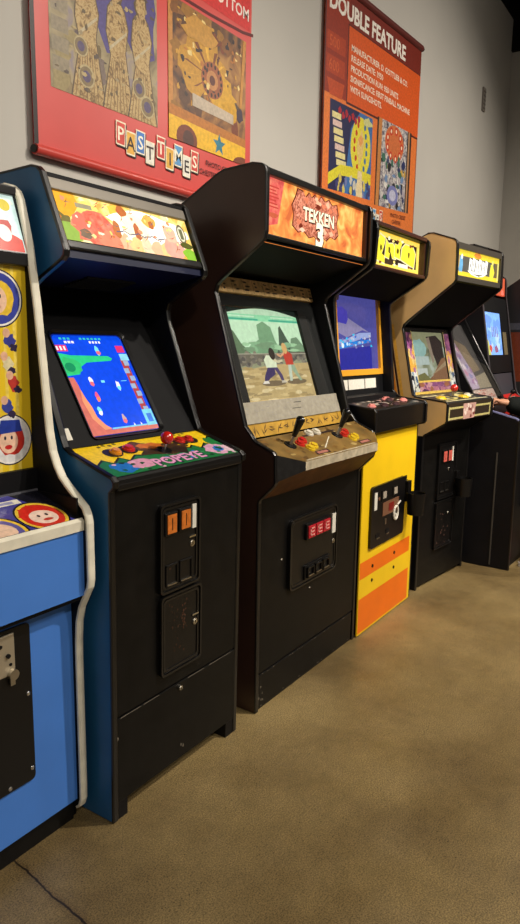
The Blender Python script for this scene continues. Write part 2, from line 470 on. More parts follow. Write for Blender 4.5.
# ------------------------------------------------------------------ banners
def past_times(A, x, z, sc, slope=-.0):
    tiles = [('P', (206, 70, 60)), ('A', (222, 170, 70)), ('S', (70, 120, 190)), ('T', (226, 222, 210)),
             ('T', (200, 62, 56)), ('I', (222, 170, 70)), ('M', (90, 150, 200)), ('E', (226, 222, 210)), ('S', (204, 66, 58))]
    zs = [.02, -.005, .012, -.016, .02, -.012, .012, -.02, .012]
    for i, (ch, c) in enumerate(tiles):
        px = x + sc * (i * .056 + (.012 if i > 3 else 0)); pz = z + zs[i] * sc
        q = [(px - .027 * sc, pz - .044 * sc), (px + .024 * sc, pz - .046 * sc), (px + .029 * sc, pz + .044 * sc), (px - .025 * sc, pz + .046 * sc)]
        A.poly([(a + .006 * sc, b - .006 * sc) for a, b in q], pr((40, 26, 24)))
        A.poly(q, pr((240, 226, 200))); 
        A.poly([(px + (a - px) * .84, pz + (b - pz) * .88) for a, b in q], pr(c))
        A.text(ch, px, pz - .026 * sc, .074 * sc, pr((50, 34, 34)) if c[0] > 215 else pr((244, 232, 210)), .012, 'C')

def banner(name, x0, w, z0, h, shear, cloth, cloth2, label):
    root = empty(name, (x0 + w / 2, 2.19, z0), 0, label, 'banner', 'pinball banners on the wall')
    U = Vector((1, 0, shear)); V = Vector((0, 0, 1)); O = Vector((-w / 2, -.016, 0))
    # cloth with a gentle billow
    nx, nz = 24, 20; vs = []; fs = []
    for j in range(nz + 1):
        for i in range(nx + 1):
            vs.append(O + U * (w * i / nx) + V * (h * j / nz))
    for j in range(nz):
        for i in range(nx):
            a = j * (nx + 1) + i; fs.append([a, a + 1, a + nx + 2, a + nx + 1])
    c = MB().add(vs, fs, cloth, True)
    c.add([v + Vector((0, .003, 0)) for v in vs], [f[::-1] for f in fs], cloth, True)
    cl = c.build('banner_cloth', root)
    for zz, r, nm in ((0, .02, 'hem_rod'), (h, .024, 'hanging_rod')):
        a = O + V * zz; bb = O + U * w + V * zz
        rod = MB().cyl(a + Vector((.004, .002, 0)), bb + Vector((-.004, .002, 0)), r, r, cloth2, 14)
        ex = U.normalized() * (.004 if zz == 0 else .02)
        rod.cyl(a - ex, a + Vector((.004, .002, 0)), r * .7, r * .7, PLAST, 12).cyl(bb + Vector((-.004, .002, 0)), bb + ex, r * .7, r * .7, PLAST, 12)
        rod.build(nm, root)
    A = Art(O + Vector((0, -.001, 0)), U, V)
    return root, A

RED_C = mat('glossy_red_vinyl', (204, 66, 60), .36, .6, var=.08, vscale=3, bump=.08, bscale=5)
ORA_C = mat('orange_vinyl', (222, 98, 32), .42, .45, var=.06, vscale=3)
r1, A = banner('wall_banner', 1.753, 1.375, 2.070, 1.44, 0.0, RED_C, mat('red_hem', (196, 70, 62), .3, .6), 'glossy red banner with a pinball photo hung on the wall above the blue cabinets')
w = 1.39; OZ = 2.055
A.poly(rc(-.0, .02, .0, 1.46), pr((36, 22, 22)))  # black shadow line down the left edge, painted as a border
A.poly([(.02, .80), (.3, .79), (.74, .81), (1.04, .815), (1.30, .83), (1.39, .845), (1.39, .86), (1.3, .845), (1.04, .829), (.74, .824), (.3, .804), (.02, .814)], pr((96, 20, 22)))
A.poly(rc(0.15, 1.36, .86, 1.30), pr((206, 48, 46)))
A.text('BOTTOM', 1.35, .905, .075, pr((236, 220, 210)), .02, 'R')
# left picture: muted backglass in tan and violet, three loose upright shapes
A.clip = (.085, .665, .235, .79)
A.poly(rc(.085, .665, .235, .79), prn('muted_backglass_print', [(112, 100, 80), (146, 132, 100), (166, 150, 116), (140, 128, 130)], 8, .4, 8, 1.))
for i in range(26):
    A.poly(blob(rnd.uniform(.1, .65), rnd.uniform(.24, .78), rnd.uniform(.02, .07), rnd.uniform(.02, .06)), pr(rnd.choice([(112, 96, 66), (142, 124, 90), (96, 82, 84), (150, 134, 92), (120, 104, 96)])))
A.poly(blob(.40, .66, .12, .18), pr((84, 74, 132))).poly(blob(.57, .62, .10, .16), pr((80, 70, 128)))
for k in range(7): A.poly(rc(.095, .175, .30 + k * .068, .35 + k * .068), pr((142, 130, 108)))
GOLD = prn('gold_figure_print', [(112, 88, 58), (168, 138, 90), (192, 166, 116), (150, 118, 74)], 34, .4, 8, 1.6)
for cx, top in ((.27, .74), (.43, .72), (.57, .71)):
    q = [(cx - .085, .22), (cx + .09, .22), (cx + .06, .36), (cx + .042, .47), (cx + .058, .56), (cx + .04, .62), (cx + .014, .65), (cx - .02, .65), (cx - .05, .61), (cx - .06, .52), (cx - .038, .44), (cx - .06, .34)]
    A.poly([(cx + (a - cx) * 1.1, .43 + (b - .43) * 1.02) for a, b in q], pr((96, 80, 62))); A.poly(q, GOLD)
    A.poly(blob(cx, top - .03, .036, .05), pr((96, 78, 56))); A.poly(blob(cx, top - .03, .031, .045), GOLD)
    A.poly(blob(cx - .005, top + .02, .036, .026), pr((128, 100, 58)))
    A.poly([(cx - .045, .455), (cx + .05, .54), (cx + .052, .553), (cx - .045, .47)], pr((186, 172, 140)))
    for k in range(7): A.poly([(cx - .07 + k * .02, .23), (cx - .066 + k * .02, .23), (cx - .03 + k * .01, .43), (cx - .033 + k * .01, .43)], pr((124, 100, 66)))
for cx, cz, r in ((.235, .42, .036), (.26, .32, .042), (.55, .36, .04), (.60, .30, .044)):
    A.poly(ell(cx, cz, r, r), pr((176, 160, 120))).poly(ell(cx, cz, r * .84, r * .84), pr((128, 110, 80))).poly(ell(cx, cz, r * .5, r * .5), pr((88, 76, 108)))
for i in range(60): A.poly(blob(rnd.uniform(.1, .65), rnd.uniform(.24, .78), rnd.uniform(.004, .014), rnd.uniform(.003, .01), 8, .4), pr(rnd.choice([(106, 90, 66), (176, 156, 112), (90, 78, 70), (156, 140, 106)])))
# right picture: brown playfield photograph
A.clip = (.735, 1.325, .215, .80)
A.poly(rc(.735, 1.325, .215, .80), prn('brown_playfield_print', [(70, 52, 44), (110, 74, 48), (150, 104, 58), (176, 130, 70)], 9, .4, 8, 1.))
A.poly(rc(.735, .765, .215, .80), pr((190, 130, 66)))
for i in range(30):
    A.poly(blob(rnd.uniform(.77, 1.30), rnd.uniform(.34, .79), rnd.uniform(.02, .06), rnd.uniform(.015, .05)), pr(rnd.choice([(92, 62, 44), (130, 84, 44), (84, 66, 52), (150, 106, 46), (70, 54, 48), (120, 60, 36)])))
A.poly(blob(1.0, .57, .16, .13, 22, .35), pr((190, 140, 48))).poly(blob(1.12, .50, .10, .08, 16, .35), pr((206, 156, 40)))
for i in range(12): A.poly([(1.0 + .15 * math.cos(i * .52) - .012, .57 + .11 * math.sin(i * .52)), (1.0 + .15 * math.cos(i * .52) + .014, .57 + .11 * math.sin(i * .52) + .006), (1.04, .55)], pr([(120, 66, 34), (220, 170, 60)][i % 2]))
A.poly(ell(1.05, .54, .085, .08, 24), pr((150, 84, 52)))
A.many([ell(1.05 + .07 * math.cos(t * .42), .54 + .066 * math.sin(t * .42), .008, .010, 8) for t in range(15)], pr((44, 30, 26)))
A.poly(ell(1.05, .54, .045, .043), pr((186, 128, 76))).poly(ell(1.05, .54, .022, .022), pr((90, 44, 36)))
for i in range(70): A.poly(blob(rnd.uniform(.78, 1.29), rnd.uniform(.37, .79), rnd.uniform(.005, .016), rnd.uniform(.004, .014), 8, .4), pr(rnd.choice([(60, 44, 38), (200, 150, 60), (176, 112, 50), (226, 200, 130), (96, 56, 40), (50, 40, 44)])))
A.poly(blob(.95, .72, .12, .05), pr((190, 140, 60))).poly(blob(1.2, .44, .06, .05), pr((200, 150, 30))).poly(blob(1.27, .44, .03, .03), pr((60, 44, 62)))
A.poly([(1.27, .48), (1.29, .48), (1.325, .80), (1.30, .80)], pr((190, 132, 60)))
A.poly([(.90, .39), (1.22, .385), (1.22, .43), (.90, .445)], pr((186, 170, 150)))
A.poly([(.735, .36), (1.325, .34), (1.325, .30), (.735, .315)], pr((178, 112, 44)))
A.poly([(.735, .315), (1.325, .30), (1.325, .215), (.735, .215)], pr((226, 176, 40)))
A.poly(ell(.86, .235, .075, .06), pr((120, 60, 40))).poly(ell(.87, .235, .04, .04), pr((80, 50, 44)))
A.poly(ell(1.30, .20, .085, .05), pr((120, 60, 36)))
A.poly(star(1.105, .265, .052), pr((50, 120, 140)))
A.clip = None
past_times(A, .435, .135, 1.04)
A.text('PHOTO CREDIT', 1.0, .150, .034, pr((84, 22, 22)), .01)
A.text('CHESTER', .95, .105, .034, pr((84, 22, 22)), .01)
A.build('banner_print', r1)

r2, A = banner('wall_banner', 3.885, 1.51, 2.06, 1.463, .056, ORA_C, mat('dark_red_hem', (96, 30, 24), .45, .5), 'orange banner titled double feature hanging on the wall')
DR = pr((120, 36, 22)); OR = pr((218, 88, 24))
A.poly(rc(0, 1.51, 1.22, 1.463), DR)
A.poly(rc(0, .31, .80, 1.463), pr((150, 48, 24)))
A.poly(rc(0, 1.51, .0, .825), pr((226, 120, 52)))
A.poly(rc(0, .014, 0, 1.463), pr((70, 24, 20))).poly(rc(1.50, 1.51, 0, 1.463), pr((110, 44, 26)))
A.poly(rc(.30, 1.51, .812, 1.275), pr((80, 26, 20))).poly(rc(.312, 1.51, .826, 1.268), OR)
A.text('DOUBLE FEATURE', .045, 1.298, .135, pr((240, 232, 220)), .035, sx=1.055)
for i, t in enumerate(('MANUFACTURER: D. GOTTLIEB & CO.', 'RELEASE DATE: 1950', 'PRODUCTION RUN: 950 UNITS', 'SIGNIFICANCE: FIRST PINBALL MACHINE', 'WITH SLINGSHOTS.')):
    A.text(t, .35, 1.135 - i * .060, .052, pr((246, 226, 204)), .022, sx=1.04)
for i, t in enumerate(('500', '600')):
    A.poly([(.03, 1.07 - i * .13), (.27, 1.07 - i * .13), (.27, 1.17 - i * .13), (.03, 1.17 - i * .13)], pr((176, 62, 26)))
    A.text(t, .06, 1.09 - i * .13, .09, pr((206, 92, 40)), .0)
A.poly([(.08, .82), (.24, .82), (.27, .91), (.04, .91)], pr((190, 72, 28)))
A.clip = (.09, .70, .275, .80)
A.poly(rc(.09, .70, .275, .80), pr((30, 32, 76)))
A.poly([(.30, .275), (.70, .275), (.70, .80), (.50, .80), (.38, .68)], pr((60, 110, 170)))
for k in range(7): A.poly([(.12 + k * .012, .70 - k * .045), (.24 + k * .014, .70 - k * .045), (.24 + k * .014, .735 - k * .045), (.12 + k * .012, .735 - k * .045)], pr([(226, 214, 150), (220, 190, 180), (226, 214, 150)][k % 3]))
A.poly(ell(.53, .585, .15, .19, 26), pr((226, 214, 60)))
for k in range(6):
    A.poly(ell(.425 + .03 * abs(k - 2.5) * .8, .72 - k * .052, .016, .02, 10), pr((196, 70, 30)))
    A.poly(ell(.625 - .02 * abs(k - 2.5) * .8, .72 - k * .052, .016, .02, 10), pr((50, 110, 160)))
A.poly(blob(.525, .58, .05, .10), pr((226, 196, 120))).poly(blob(.525, .63, .03, .03), pr((230, 160, 90)))
A.poly([(.09, .37), (.25, .44), (.45, .45), (.70, .44), (.70, .37), (.45, .385), (.25, .375), (.09, .30)], pr((220, 208, 50)))
for i in range(22): A.poly(blob(rnd.uniform(.1, .69), rnd.uniform(.28, .37), .02, .03), pr(rnd.choice([(110, 120, 170), (200, 196, 180), (60, 60, 110), (210, 190, 90)])))
A.poly([(.48, .275), (.58, .275), (.56, .44), (.5, .44)], pr((226, 206, 160)))
for i in range(7): A.poly(blob(.22 + i * .045, .755 - (i % 2) * .02, .02, .022), pr((176, 34, 50)))
A.poly(blob(.62, .76, .07, .03), pr((206, 206, 140)))
A.clip = (.775, 1.39, .255, .835)
A.poly(rc(.775, 1.39, .255, .835), pr((46, 32, 28)))
A.poly([(.79, .255), (.84, .255), (.86, .835), (.80, .835)], pr((196, 130, 70)))
A.poly(rc(.855, 1.31, .255, .835), prn('pale_playfield_print', [(50, 52, 70), (130, 124, 136), (196, 190, 186), (222, 216, 206)], 26, .4, 8, 1.5))
A.poly(rc(1.33, 1.36, .255, .835), pr((176, 130, 90)))
A.poly(ell(1.08, .71, .17, .12, 20), pr((206, 110, 60)))
for i in range(9): A.poly(ell(1.08 + .13 * math.cos(i * .7), .70 + .095 * math.sin(i * .7), .028, .03, 10), pr((200, 60, 34))).poly(ell(1.08 + .13 * math.cos(i * .7), .70 + .095 * math.sin(i * .7), .012, .014, 8), pr((240, 226, 190)))
for i in range(44): A.poly(blob(rnd.uniform(.87, 1.30), rnd.uniform(.27, .60), rnd.uniform(.012, .034), rnd.uniform(.012, .034)), pr(rnd.choice([(40, 50, 96), (226, 222, 214), (36, 34, 40), (110, 140, 180), (200, 160, 60), (170, 160, 170), (60, 110, 90)])))
A.poly(ell(1.08, .35, .10, .07), pr((120, 124, 180))).poly(ell(1.08, .35, .06, .04), pr((190, 190, 214)))
A.clip = None
past_times(A, .43, .17, 1.0)
A.text('PHOTO CREDIT', 1.06, .20, .04, pr((110, 44, 26)), .008)
A.text('CHESTER', 1.09, .155, .04, pr((110, 44, 26)), .008)
A.build('banner_print', r2)

# ------------------------------------------------------------------ cabinet 1: bright blue, cropped by the frame
W = .66
A1 = empty('arcade_cabinet', (.578, 1.416, 0), 0, 'bright blue arcade cabinet with cream edge trim and yellow screen surround, leftmost in the row', 'arcade cabinet', CABS)
path = [(.02, .045), (.008, .055), (.001, .075), (0, .11), (0, .50), (-.001, .56), (-.006, .62), (-.018, .664), (-.04, .705), (-.053, .728), (-.057, .75), (-.057, .905), (-.053, .925), (-.043, .945), (.02, .995), (.045, 1.018), (.062, 1.045), (.079, 1.085), (.09, 1.141), (.1, 1.247), (.121, 1.469), (.144, 1.634), (.172, 1.745), (.183, 1.766), (.20, 1.779), (.225, 1.786), (.267, 1.783), (.42, 1.77)]
prof = [(.74, 0), (.045, 0), (.045, .03)] + path + [(.74, 1.70)]
sides(A1, prof, W, BLACK2, BLACK2, CREAM, path, trim_w=.024, trim_th=.006)
MB().box(.018, W - .018, .034, .05, 0, .078, BLACK, .002).build('kick_plate', A1)
lp = MB().box(.018, W - .018, .014, .03, .072, .70, BLUE_F, .002).build('front_panel', A1)
# coin door plate
M = planeM(0, .014, 0, 0)
cd = MB(M).plate(rrect(.155, .497, .224, .665, .012), -.006, 0, PLAST).build('coin_door', A1)
for x, z in ((.484, .472), (.486, .258), (.416, .236), (.23, .236), (.165, .26), (.165, .47), (.165, .64)):
    MB(M).ball((x, -.007, z), .0065, CHROME, (1, .6, 1), 12).build('screw', cd)
lk = MB(M).box(.37, .447, -.011, -.004, .545, .655, mat('worn_metal_plate', (186, 174, 150), .4, .5, .6), .003)
lk.build('lock_plate', cd)
MB(M).cyl((.435, -.022, .548), (.435, -.006, .548), .014, .014, STEEL).box(.428, .442, -.014, -.008, .518, .548, STEEL).build('lock', cd)
MB(M).cyl((.425, -.016, .60), (.425, -.008, .60), .006, .006, INNER).build('screw', cd)
MB(M).cyl((.432, -.013, .575), (.432, -.008, .575), .004, .004, INNER).build('screw', cd)
MB(M).cyl((.405, -.013, .63), (.405, -.008, .63), .005, .005, INNER).build('screw', cd)
for k in range(2):
    MB(M).box(.20 + k * .075, .255 + k * .075, -.016, -.004, .54, .64, STEEL, .003).build('coin_slot', cd)
# control box
cb = MB().prism([(-.041, .705), (-.041, .893), (.01, .93), (.01, .705)], .018, W - .018, BLUE_F)
cb.box(.018, W - .018, -.03, .03, .69, .706, INNER)
cb.build('control_box', A1)
MB().prism([(-.046, .886), (-.048, .912), (-.038, .919), (-.02, .915), (-.02, .886)], .018, W - .018, CREAM).build('front_trim', A1)
U, V = plane(-.036, .918, 3.0)
V = Vector((0, .172, .056)).normalized()
cp = MB().prism([(-.04, .905), (-.04, .9165), (.136, .9735), (.136, .955)], .02, W - .02, PLAST).build('control_panel', A1)
A = Art((0, -.034, .9188), (1, 0, 0), V)
A.clip = (.025, W - .026, .0, .175)
A.poly(rc(.025, W - .026, 0, .175), mat('gloss_print_violet', (64, 62, 142), .15, .5))
A.poly([(W - .12, .175), (W - .026, .175), (W - .026, 0), (W - .036, 0)], pr((24, 24, 34), .15))
A.poly(rc(.35, .55, .128, .150), pr((226, 222, 206), .15)).poly(rc(.37, .53, .133, .145), pr((150, 150, 190), .15))
def disc(cx, cz, rx, rz, ring, fill):
    A.poly(ell(cx, cz, rx, rz, 26), pr((20, 20, 32), .15)).poly(ell(cx, cz, rx * .93, rz * .93, 26), pr(ring, .15)).poly(ell(cx, cz, rx * .82, rz * .80, 26), pr(fill, .15))
disc(.555, .05, .072, .075, (226, 190, 60), (196, 50, 36))
A.poly(star(.55, .056, .058, 9, .72), pr((206, 44, 34), .15)).poly(ell(.556, .044, .040, .034), pr((236, 206, 190), .15)).poly(ell(.545, .052, .005, .006, 8), pr((50, 36, 40), .15)).poly(ell(.57, .052, .005, .006, 8), pr((50, 36, 40), .15)).poly(ell(.56, .030, .016, .006, 10), pr((190, 60, 50), .15))
disc(.40, .02, .085, .08, (226, 190, 60), (96, 90, 160))
A.poly(ell(.405, .022, .05, .04), pr((230, 196, 172), .15)).poly([(.33, .01), (.36, .06), (.42, .085), (.40, .06), (.36, .02)], pr((226, 200, 70), .15))
disc(.23, .04, .08, .08, (226, 190, 60), (60, 110, 180))
A.poly(ell(.42, .115, .03, .018), pr((230, 120, 40), .15))
A.clip = None
A.build('panel_print', cp)
MB().box(.022, W - .022, .132, .137, .972, .977, mat('grey_glass_edge', (96, 96, 104), .3)).box(W - .027, W - .022, -.03, .134, .9165, .972, INNER).build('glass_strip', cp)
Mp = Matrix(((1, 0, 0, 0), (0, -V.z, V.y, -.034), (0, V.y * 1, V.z, .9188), (0, 0, 0, 1)))
Mp = Matrix(((1, 0, 0, 0), (0, V.z * 1, V.y, -.034), (0, -V.y, V.z, .9188), (0, 0, 0, 1)))
joystick(cp, Mp, .14, .08, RED_B, STEEL)
# riser, screen surround, marquee
MB().box(.018, W - .018, .137, .152, .955, 1.034, INNER).build('riser_panel', A1)
bz = opening(.018, W - .018, 1.034, 1.575, (.15, .51, 1.13, 1.45), .154, .166, mat('yellow_surround', (236, 200, 40), .3), Matrix()).build('screen_surround', A1)
A = Art((0, .1535, 1.034), (1, 0, 0), (0, 0, 1))
A.poly(rc(.51, W - .02, .0, .541), MC['yellow_surround']).poly(rc(.02, .15, .0, .541), MC['yellow_surround']).poly(rc(.02, W - .02, .0, .096), MC['yellow_surround'])
for k in range(3): A.poly(rc(.535 + k * .03, .545 + k * .03, .0, .541), pr((244, 214, 92), .3))
for k in range(3): A.poly(rc(.05 + k * .03, .06 + k * .03, .0, .541), pr((244, 214, 92), .3))
def medal(cx, cz, r, cloth_, hair, skin=(236, 196, 168), cap=None):
    A.poly(ell(cx, cz, r, r, 30), pr((24, 22, 60), .3)).poly(ell(cx, cz, r * .95, r * .95, 30), pr((238, 234, 224), .3)).poly(ell(cx, cz, r * .88, r * .88, 30), pr(cloth_, .3))
    A.poly(blob(cx + r * .05, cz, r * .6, r * .62, 18, .1), pr(hair, .3))
    A.poly(ell(cx - r * .08, cz - r * .05, r * .42, r * .48), pr(skin, .3))
    A.poly(ell(cx - r * .1, cz - r * .28, r * .17, r * .09), pr((196, 40, 40), .3))
    A.poly(ell(cx - r * .24, cz + r * .08, r * .05, r * .08, 10), pr((40, 36, 60), .3)).poly(ell(cx + r * .06, cz + r * .08, r * .05, r * .08, 10), pr((40, 36, 60), .3))
    if cap: A.poly([(cx - r * .55, cz + r * .25), (cx + r * .55, cz + r * .3), (cx + r * .45, cz + r * .75), (cx - r * .4, cz + r * .78)], pr(cap, .3))
medal(.556, .452, .074, (60, 70, 160), (236, 196, 60))
medal(.573, .084, .069, (226, 226, 226), (190, 50, 40), cap=(40, 60, 150))
for cx, cz, c in ((.585, .345, (60, 64, 150)), (.575, .285, (226, 214, 170)), (.59, .235, (190, 60, 50)), (.57, .17, (60, 70, 150))):
    A.poly(blob(cx, cz, .016, .02), pr(c, .3)).poly(ell(cx - .01, cz + .02, .011, .012), pr((230, 180, 150), .3)).poly(blob(cx + .012, cz - .018, .012, .01), pr((50, 40, 70), .3))
A.build('surround_print', bz)
scr = MB().box(.145, .515, .16, .19, 1.125, 1.455, em((30, 40, 70), .6)).build('screen', A1)
MB().box(.018, W - .018, .136, .17, 1.572, 1.606, BTRIM, .003).build('speaker_bar', A1)
k = .05 / .146
U, V = plane(.138, 1.603, k)
mq = MB().prism([(.140, 1.603), (.190, 1.752), (.22, 1.752), (.17, 1.603)], .02, W - .02, em((214, 236, 226), 1.0)).build('marquee', A1)
A = Art((0, .1395, 1.604), U, V); A.clip = (.03, W - .024, .003, .15)
A.poly(rc(.03, W - .024, .003, .15), em((206, 230, 222), 1.1))
for i in range(8): A.poly(blob(rnd.uniform(.05, .6), rnd.uniform(.02, .14), .05, .03), em(rnd.choice([(222, 238, 226), (190, 222, 224), (226, 240, 216)]), 1.1))
A.poly(ell(.605, .128, .018, .016), em((214, 190, 40), 1.)).poly(ell(.53, .12, .016, .014), em((214, 190, 60), 1.)).poly(ell(.2, .11, .03, .02), em((214, 190, 60), 1.))
A.poly(blob(.595, .02, .05, .035, 14, .15), em((214, 70, 56), 1.)).poly(blob(.585, .062, .03, .026, 14, .2), em((190, 60, 50), 1.)).poly(ell(.586, .05, .021, .023), em((240, 226, 214), 1.))
A.poly(blob(.25, .05, .14, .03, 16, .2), em((224, 120, 60), 1.))
A.build('marquee_print', mq)
MB().box(.018, W - .018, .175, .23, 1.752, 1.776, BTRIM, .003).build('marquee_retainer', A1)
MB().prism([(.2, 1.762), (.73, 1.69), (.73, 1.675), (.2, 1.75)], .018, W - .018, BLACK2).build('top_panel', A1)
MB().box(.018, W - .018, .70, .72, 0, 1.68, BLACK2).build('back_panel', A1)

# ------------------------------------------------------------------ cabinet 2: deep blue sides, black front, river game
W = .605
B1 = empty('arcade_cabinet', (1.268, 1.339, 0), 0, 'deep blue sided arcade cabinet with black front, blue game screen and red ball joystick', 'arcade cabinet', CABS)
path = [(0, .004), (-.014, .985), (-.03, 1.0), (-.031, 1.014), (-.022, 1.024), (.135, 1.074), (.158, 1.088), (.172, 1.12), (.293, 1.455), (.298, 1.49), (.288, 1.517), (.228, 1.553), (.145, 1.594), (.134, 1.604), (.132, 1.617), (.137, 1.632), (.207, 1.80), (.215, 1.82), (.228, 1.832), (.25, 1.838), (.40, 1.833)]
sides(B1, [(.80, 0)] + path + [(.80, 1.79)], W, BLUE_S, BLACK2, BTRIM, path, trim_w=.021, trim_th=.005)
M = planeM(0, 0, 0, -.014)
pan = MB(M).box(.018, W - .018, -.002, .014, .326, .985, BLACK, .002)
pan.build('front_panel', B1)
lowp = MB(M).box(.018, W - .018, -.003, .014, .056, .321, BLACK, .002)
for x0, x1 in ((.03, .12), (.125, .2), (.33, .42), (.44, .57)): lowp.add([(x0, -.0034, .3185), (x1, -.0034, .3188), (x1 - .01, -.0034, .3205), (x0 + .004, -.0034, .3208)], [[0, 1, 2, 3]], pr((120, 112, 100), .6))
for x, z in ((.30, .10), (.02, .26), (.31, .093)): lowp.add([(a, -.0034, b) for a, b in blob(x, z, .003, .006, 7, .4)], [list(range(7))], pr((120, 112, 100), .6))
lowp = lowp.build('lower_panel', B1)
MB(M).box(.018, .06, .0, .08, 0, .06, BLACK2).build('foot', B1)
MB(M).box(W - .06, W - .018, -.001, .08, 0, .06, BLACK2).build('foot', B1)
lock(lowp, M, .288, .306, .008)
MB(M).box(.018, W - .018, -.016, .012, .987, 1.008, BTRIM, .004).build('front_trim', B1)
up = frame_door(B1, M, .188, .373, .64, .915, 'coin_door', .016)
slot_button(up, M, .206, .262, .818, .889, mat('amber_button', (196, 108, 40), .3, .6, var=.25, vscale=60))
slot_button(up, M, .269, .326, .820, .891, mat('amber_button', (196, 108, 40)))
MB(M).box(.335, .353, -.014, -.008, .818, .894, WHITE).build('label_card', up)
lock(up, M, .338, .769)
MB(M).box(.322, .352, -.014, -.009, .79, .795, CHROME).build('latch', up)
ret_slot(up, M, .214, .27, .655, .727); ret_slot(up, M, .277, .338, .653, .727)
rs = [blob(rnd.gauss(.27, .035), rnd.gauss(.53, .05), rnd.uniform(.001, .004), rnd.uniform(.001, .005), 6, .5) for i in range(34)] + [blob(.30 + rnd.gauss(0, .005), rnd.uniform(.50, .585), .004, .004, 7, .5) for i in range(16)]
lo = frame_door(B1, M, .192, .383, .376, .632, 'cash_door', .016, rs, pr((70, 44, 28), .7))
lock(lo, M, .355, .507)
MB(M).box(.339, .369, -.014, -.009, .53, .535, CHROME).build('latch', lo)
# control panel: slab sloping back
cs = .585
cp = MB().prism([(-.03, 1.0), (-.029, 1.016), (-.022, 1.0225), (.165, 1.0805), (.165, 1.06), (-.005, .985)], .018, W - .018, BTRIM).build('control_panel', B1)
V = Vector((0, .187, .058)).normalized()
L0 = .194
A = Art((0, -.022, 1.0231), (1, 0, 0), V); A.clip = (.02, W - .02, .004, L0)
A.poly(rc(.02, W - .02, .004, L0), pr((30, 112, 60)))
A.poly([(.02, L0)] + [(.02 + i * (W - .04) / 26, .085 + .014 * ((i * 7) % 3 - 1) + (.02 if 8 < i < 19 else 0) + (.04 if i > 24 else 0)) for i in range(27)] + [(W - .02, L0)], pr((28, 34, 24)))
A.poly([(.02, L0)] + [(.02 + i * (W - .04) / 26, .093 + .014 * ((i * 7) % 3 - 1) + (.02 if 8 < i < 19 else 0) + (.04 if i > 24 else 0)) for i in range(27)] + [(W - .02, L0)], pr((238, 200, 28)))
A.poly(blob(.105, .045, .055, .032), pr((30, 110, 190))).poly(blob(.17, .05, .045, .034, 14, .25), pr((214, 150, 176)))
A.poly(blob(.525, .05, .055, .04, 14, .25), pr((214, 160, 190))).poly(blob(.53, .05, .024, .02), pr((40, 110, 180)))
A.poly(blob(.56, .105, .03, .03), pr((34, 120, 60))).poly(blob(.57, .045, .02, .03), pr((220, 190, 200)))
for i in range(40): A.poly(blob(rnd.uniform(.04, .6), rnd.uniform(.01, .075), .008, .006, 8), pr(rnd.choice([(24, 80, 46), (60, 140, 84), (20, 40, 30), (220, 170, 196), (40, 120, 190)])))
A.poly(blob(.315, .108, .10, .035, 18, .3), pr((66, 44, 26))).poly(blob(.25, .15, .05, .03), pr((94, 60, 32)))
A.poly(blob(.30, .145, .05, .02), pr((206, 110, 40))).poly(blob(.375, .09, .04, .02), pr((44, 32, 24)))
A.text('POPEYE', .325, .016, .062, pr((60, 30, 80)), .05, 'C', 1.05)
A.text('POPEYE', .322, .018, .062, pr((226, 156, 196)), .03, 'C', 1.05)
for x0 in (.115, .43):
    for k in range(4): A.poly(rc(x0 + k * .022, x0 + .012 + k * .022, .176 + (k % 2) * .006, .186 + (k % 2) * .006), pr((110, 96, 30)))
for x, z in ((.135, .135), (.20, .14), (.435, .14), (.485, .14)):
    A.poly(ell(x, z, .034, .028), pr((34, 30, 20)))
A.build('panel_print', cp)
Mp = Matrix(((1, 0, 0, 0), (0, V.z, V.y, -.022), (0, -V.y, V.z, 1.0231), (0, 0, 0, 1)))
Mp = Matrix(((1, 0, 0, 0), (0, V.z, V.y, -.022), (0, -V.y, V.z, 1.0231), (0, 0, 0, 1)))
joystick(cp, Mp, .318, .10, RED_B, STEEL, .042, .0205)
button(cp, Mp, .145, .135, mat('amber_plastic', (222, 140, 30), .25, .6), .016); button(cp, Mp, .205, .142, RED, .017)
button(cp, Mp, .438, .142, RED, .016); button(cp, Mp, .482, .142, RED, .015)
# bezel and screen
k = .60
y0, z0 = .167, 1.082
M = planeM(0, y0, z0, k); sc = math.sqrt(1 + k * k)
hz0, hz1 = (1.098 - z0) * sc + .018, (1.398 - z0) * sc + .018
BEZ = mat('charcoal_bezel', (11, 11, 13), .6, .12, var=.2, vscale=6)
bz = opening(.018, W - .018, 0, .55, (.131, .424, hz0 - .012, hz1 - .012), 0, .012, BEZ, M).build('bezel', B1)
# bevelled raised lip around the tube
lip = MB(M)
o = rrect(.121, .434, hz0 - .022, hz1 - .002, .022); i_ = rrect(.131, .424, hz0 - .012, hz1 - .012, .018); n = len(o)
lip.add([(x, -.006, z) for x, z in o] + [(x, .004, z) for x, z in i_] + [(x, .001, z) for x, z in o], [[j, (j + 1) % n, n + (j + 1) % n, n + j] for j in range(n)] + [[2 * n + j, 2 * n + (j + 1) % n, (j + 1) % n, j] for j in range(n)], BTRIM)
lip.build('bezel_lip', bz)
MB(M).box(.03, .052, -.0015, 0, .025, .062, WHITE).build('sticker', bz)
sw, sh = .293, hz1 - hz0
sr = MB(M).box(.131, .424, .004, .03, hz0 - .012, hz1 - .012, em((10, 40, 150), .8)).build('screen', B1)
Vp = (M.to_3x3() @ Vector((0, 0, 1)))
A = Art(M @ Vector((.131, .0038, hz0 - .012)), (1, 0, 0), Vp); A.clip = (.004, sw - .004, .004, sh - .004)
SB = 1.0
A.poly(rrect(.004, sw - .004, .004, sh - .004, .016), em((8, 72, 226), SB))
gr = em((40, 200, 130), SB); pk = em((226, 110, 120), SB); cy = em((120, 220, 230), SB); wh = em((240, 240, 240), SB)
A.poly([(0, .205), (.055, .21), (.07, .235), (.10, .25), (.205, .255), (.215, .263), (.20, .272), (.05, .276), (0, .285)], gr)
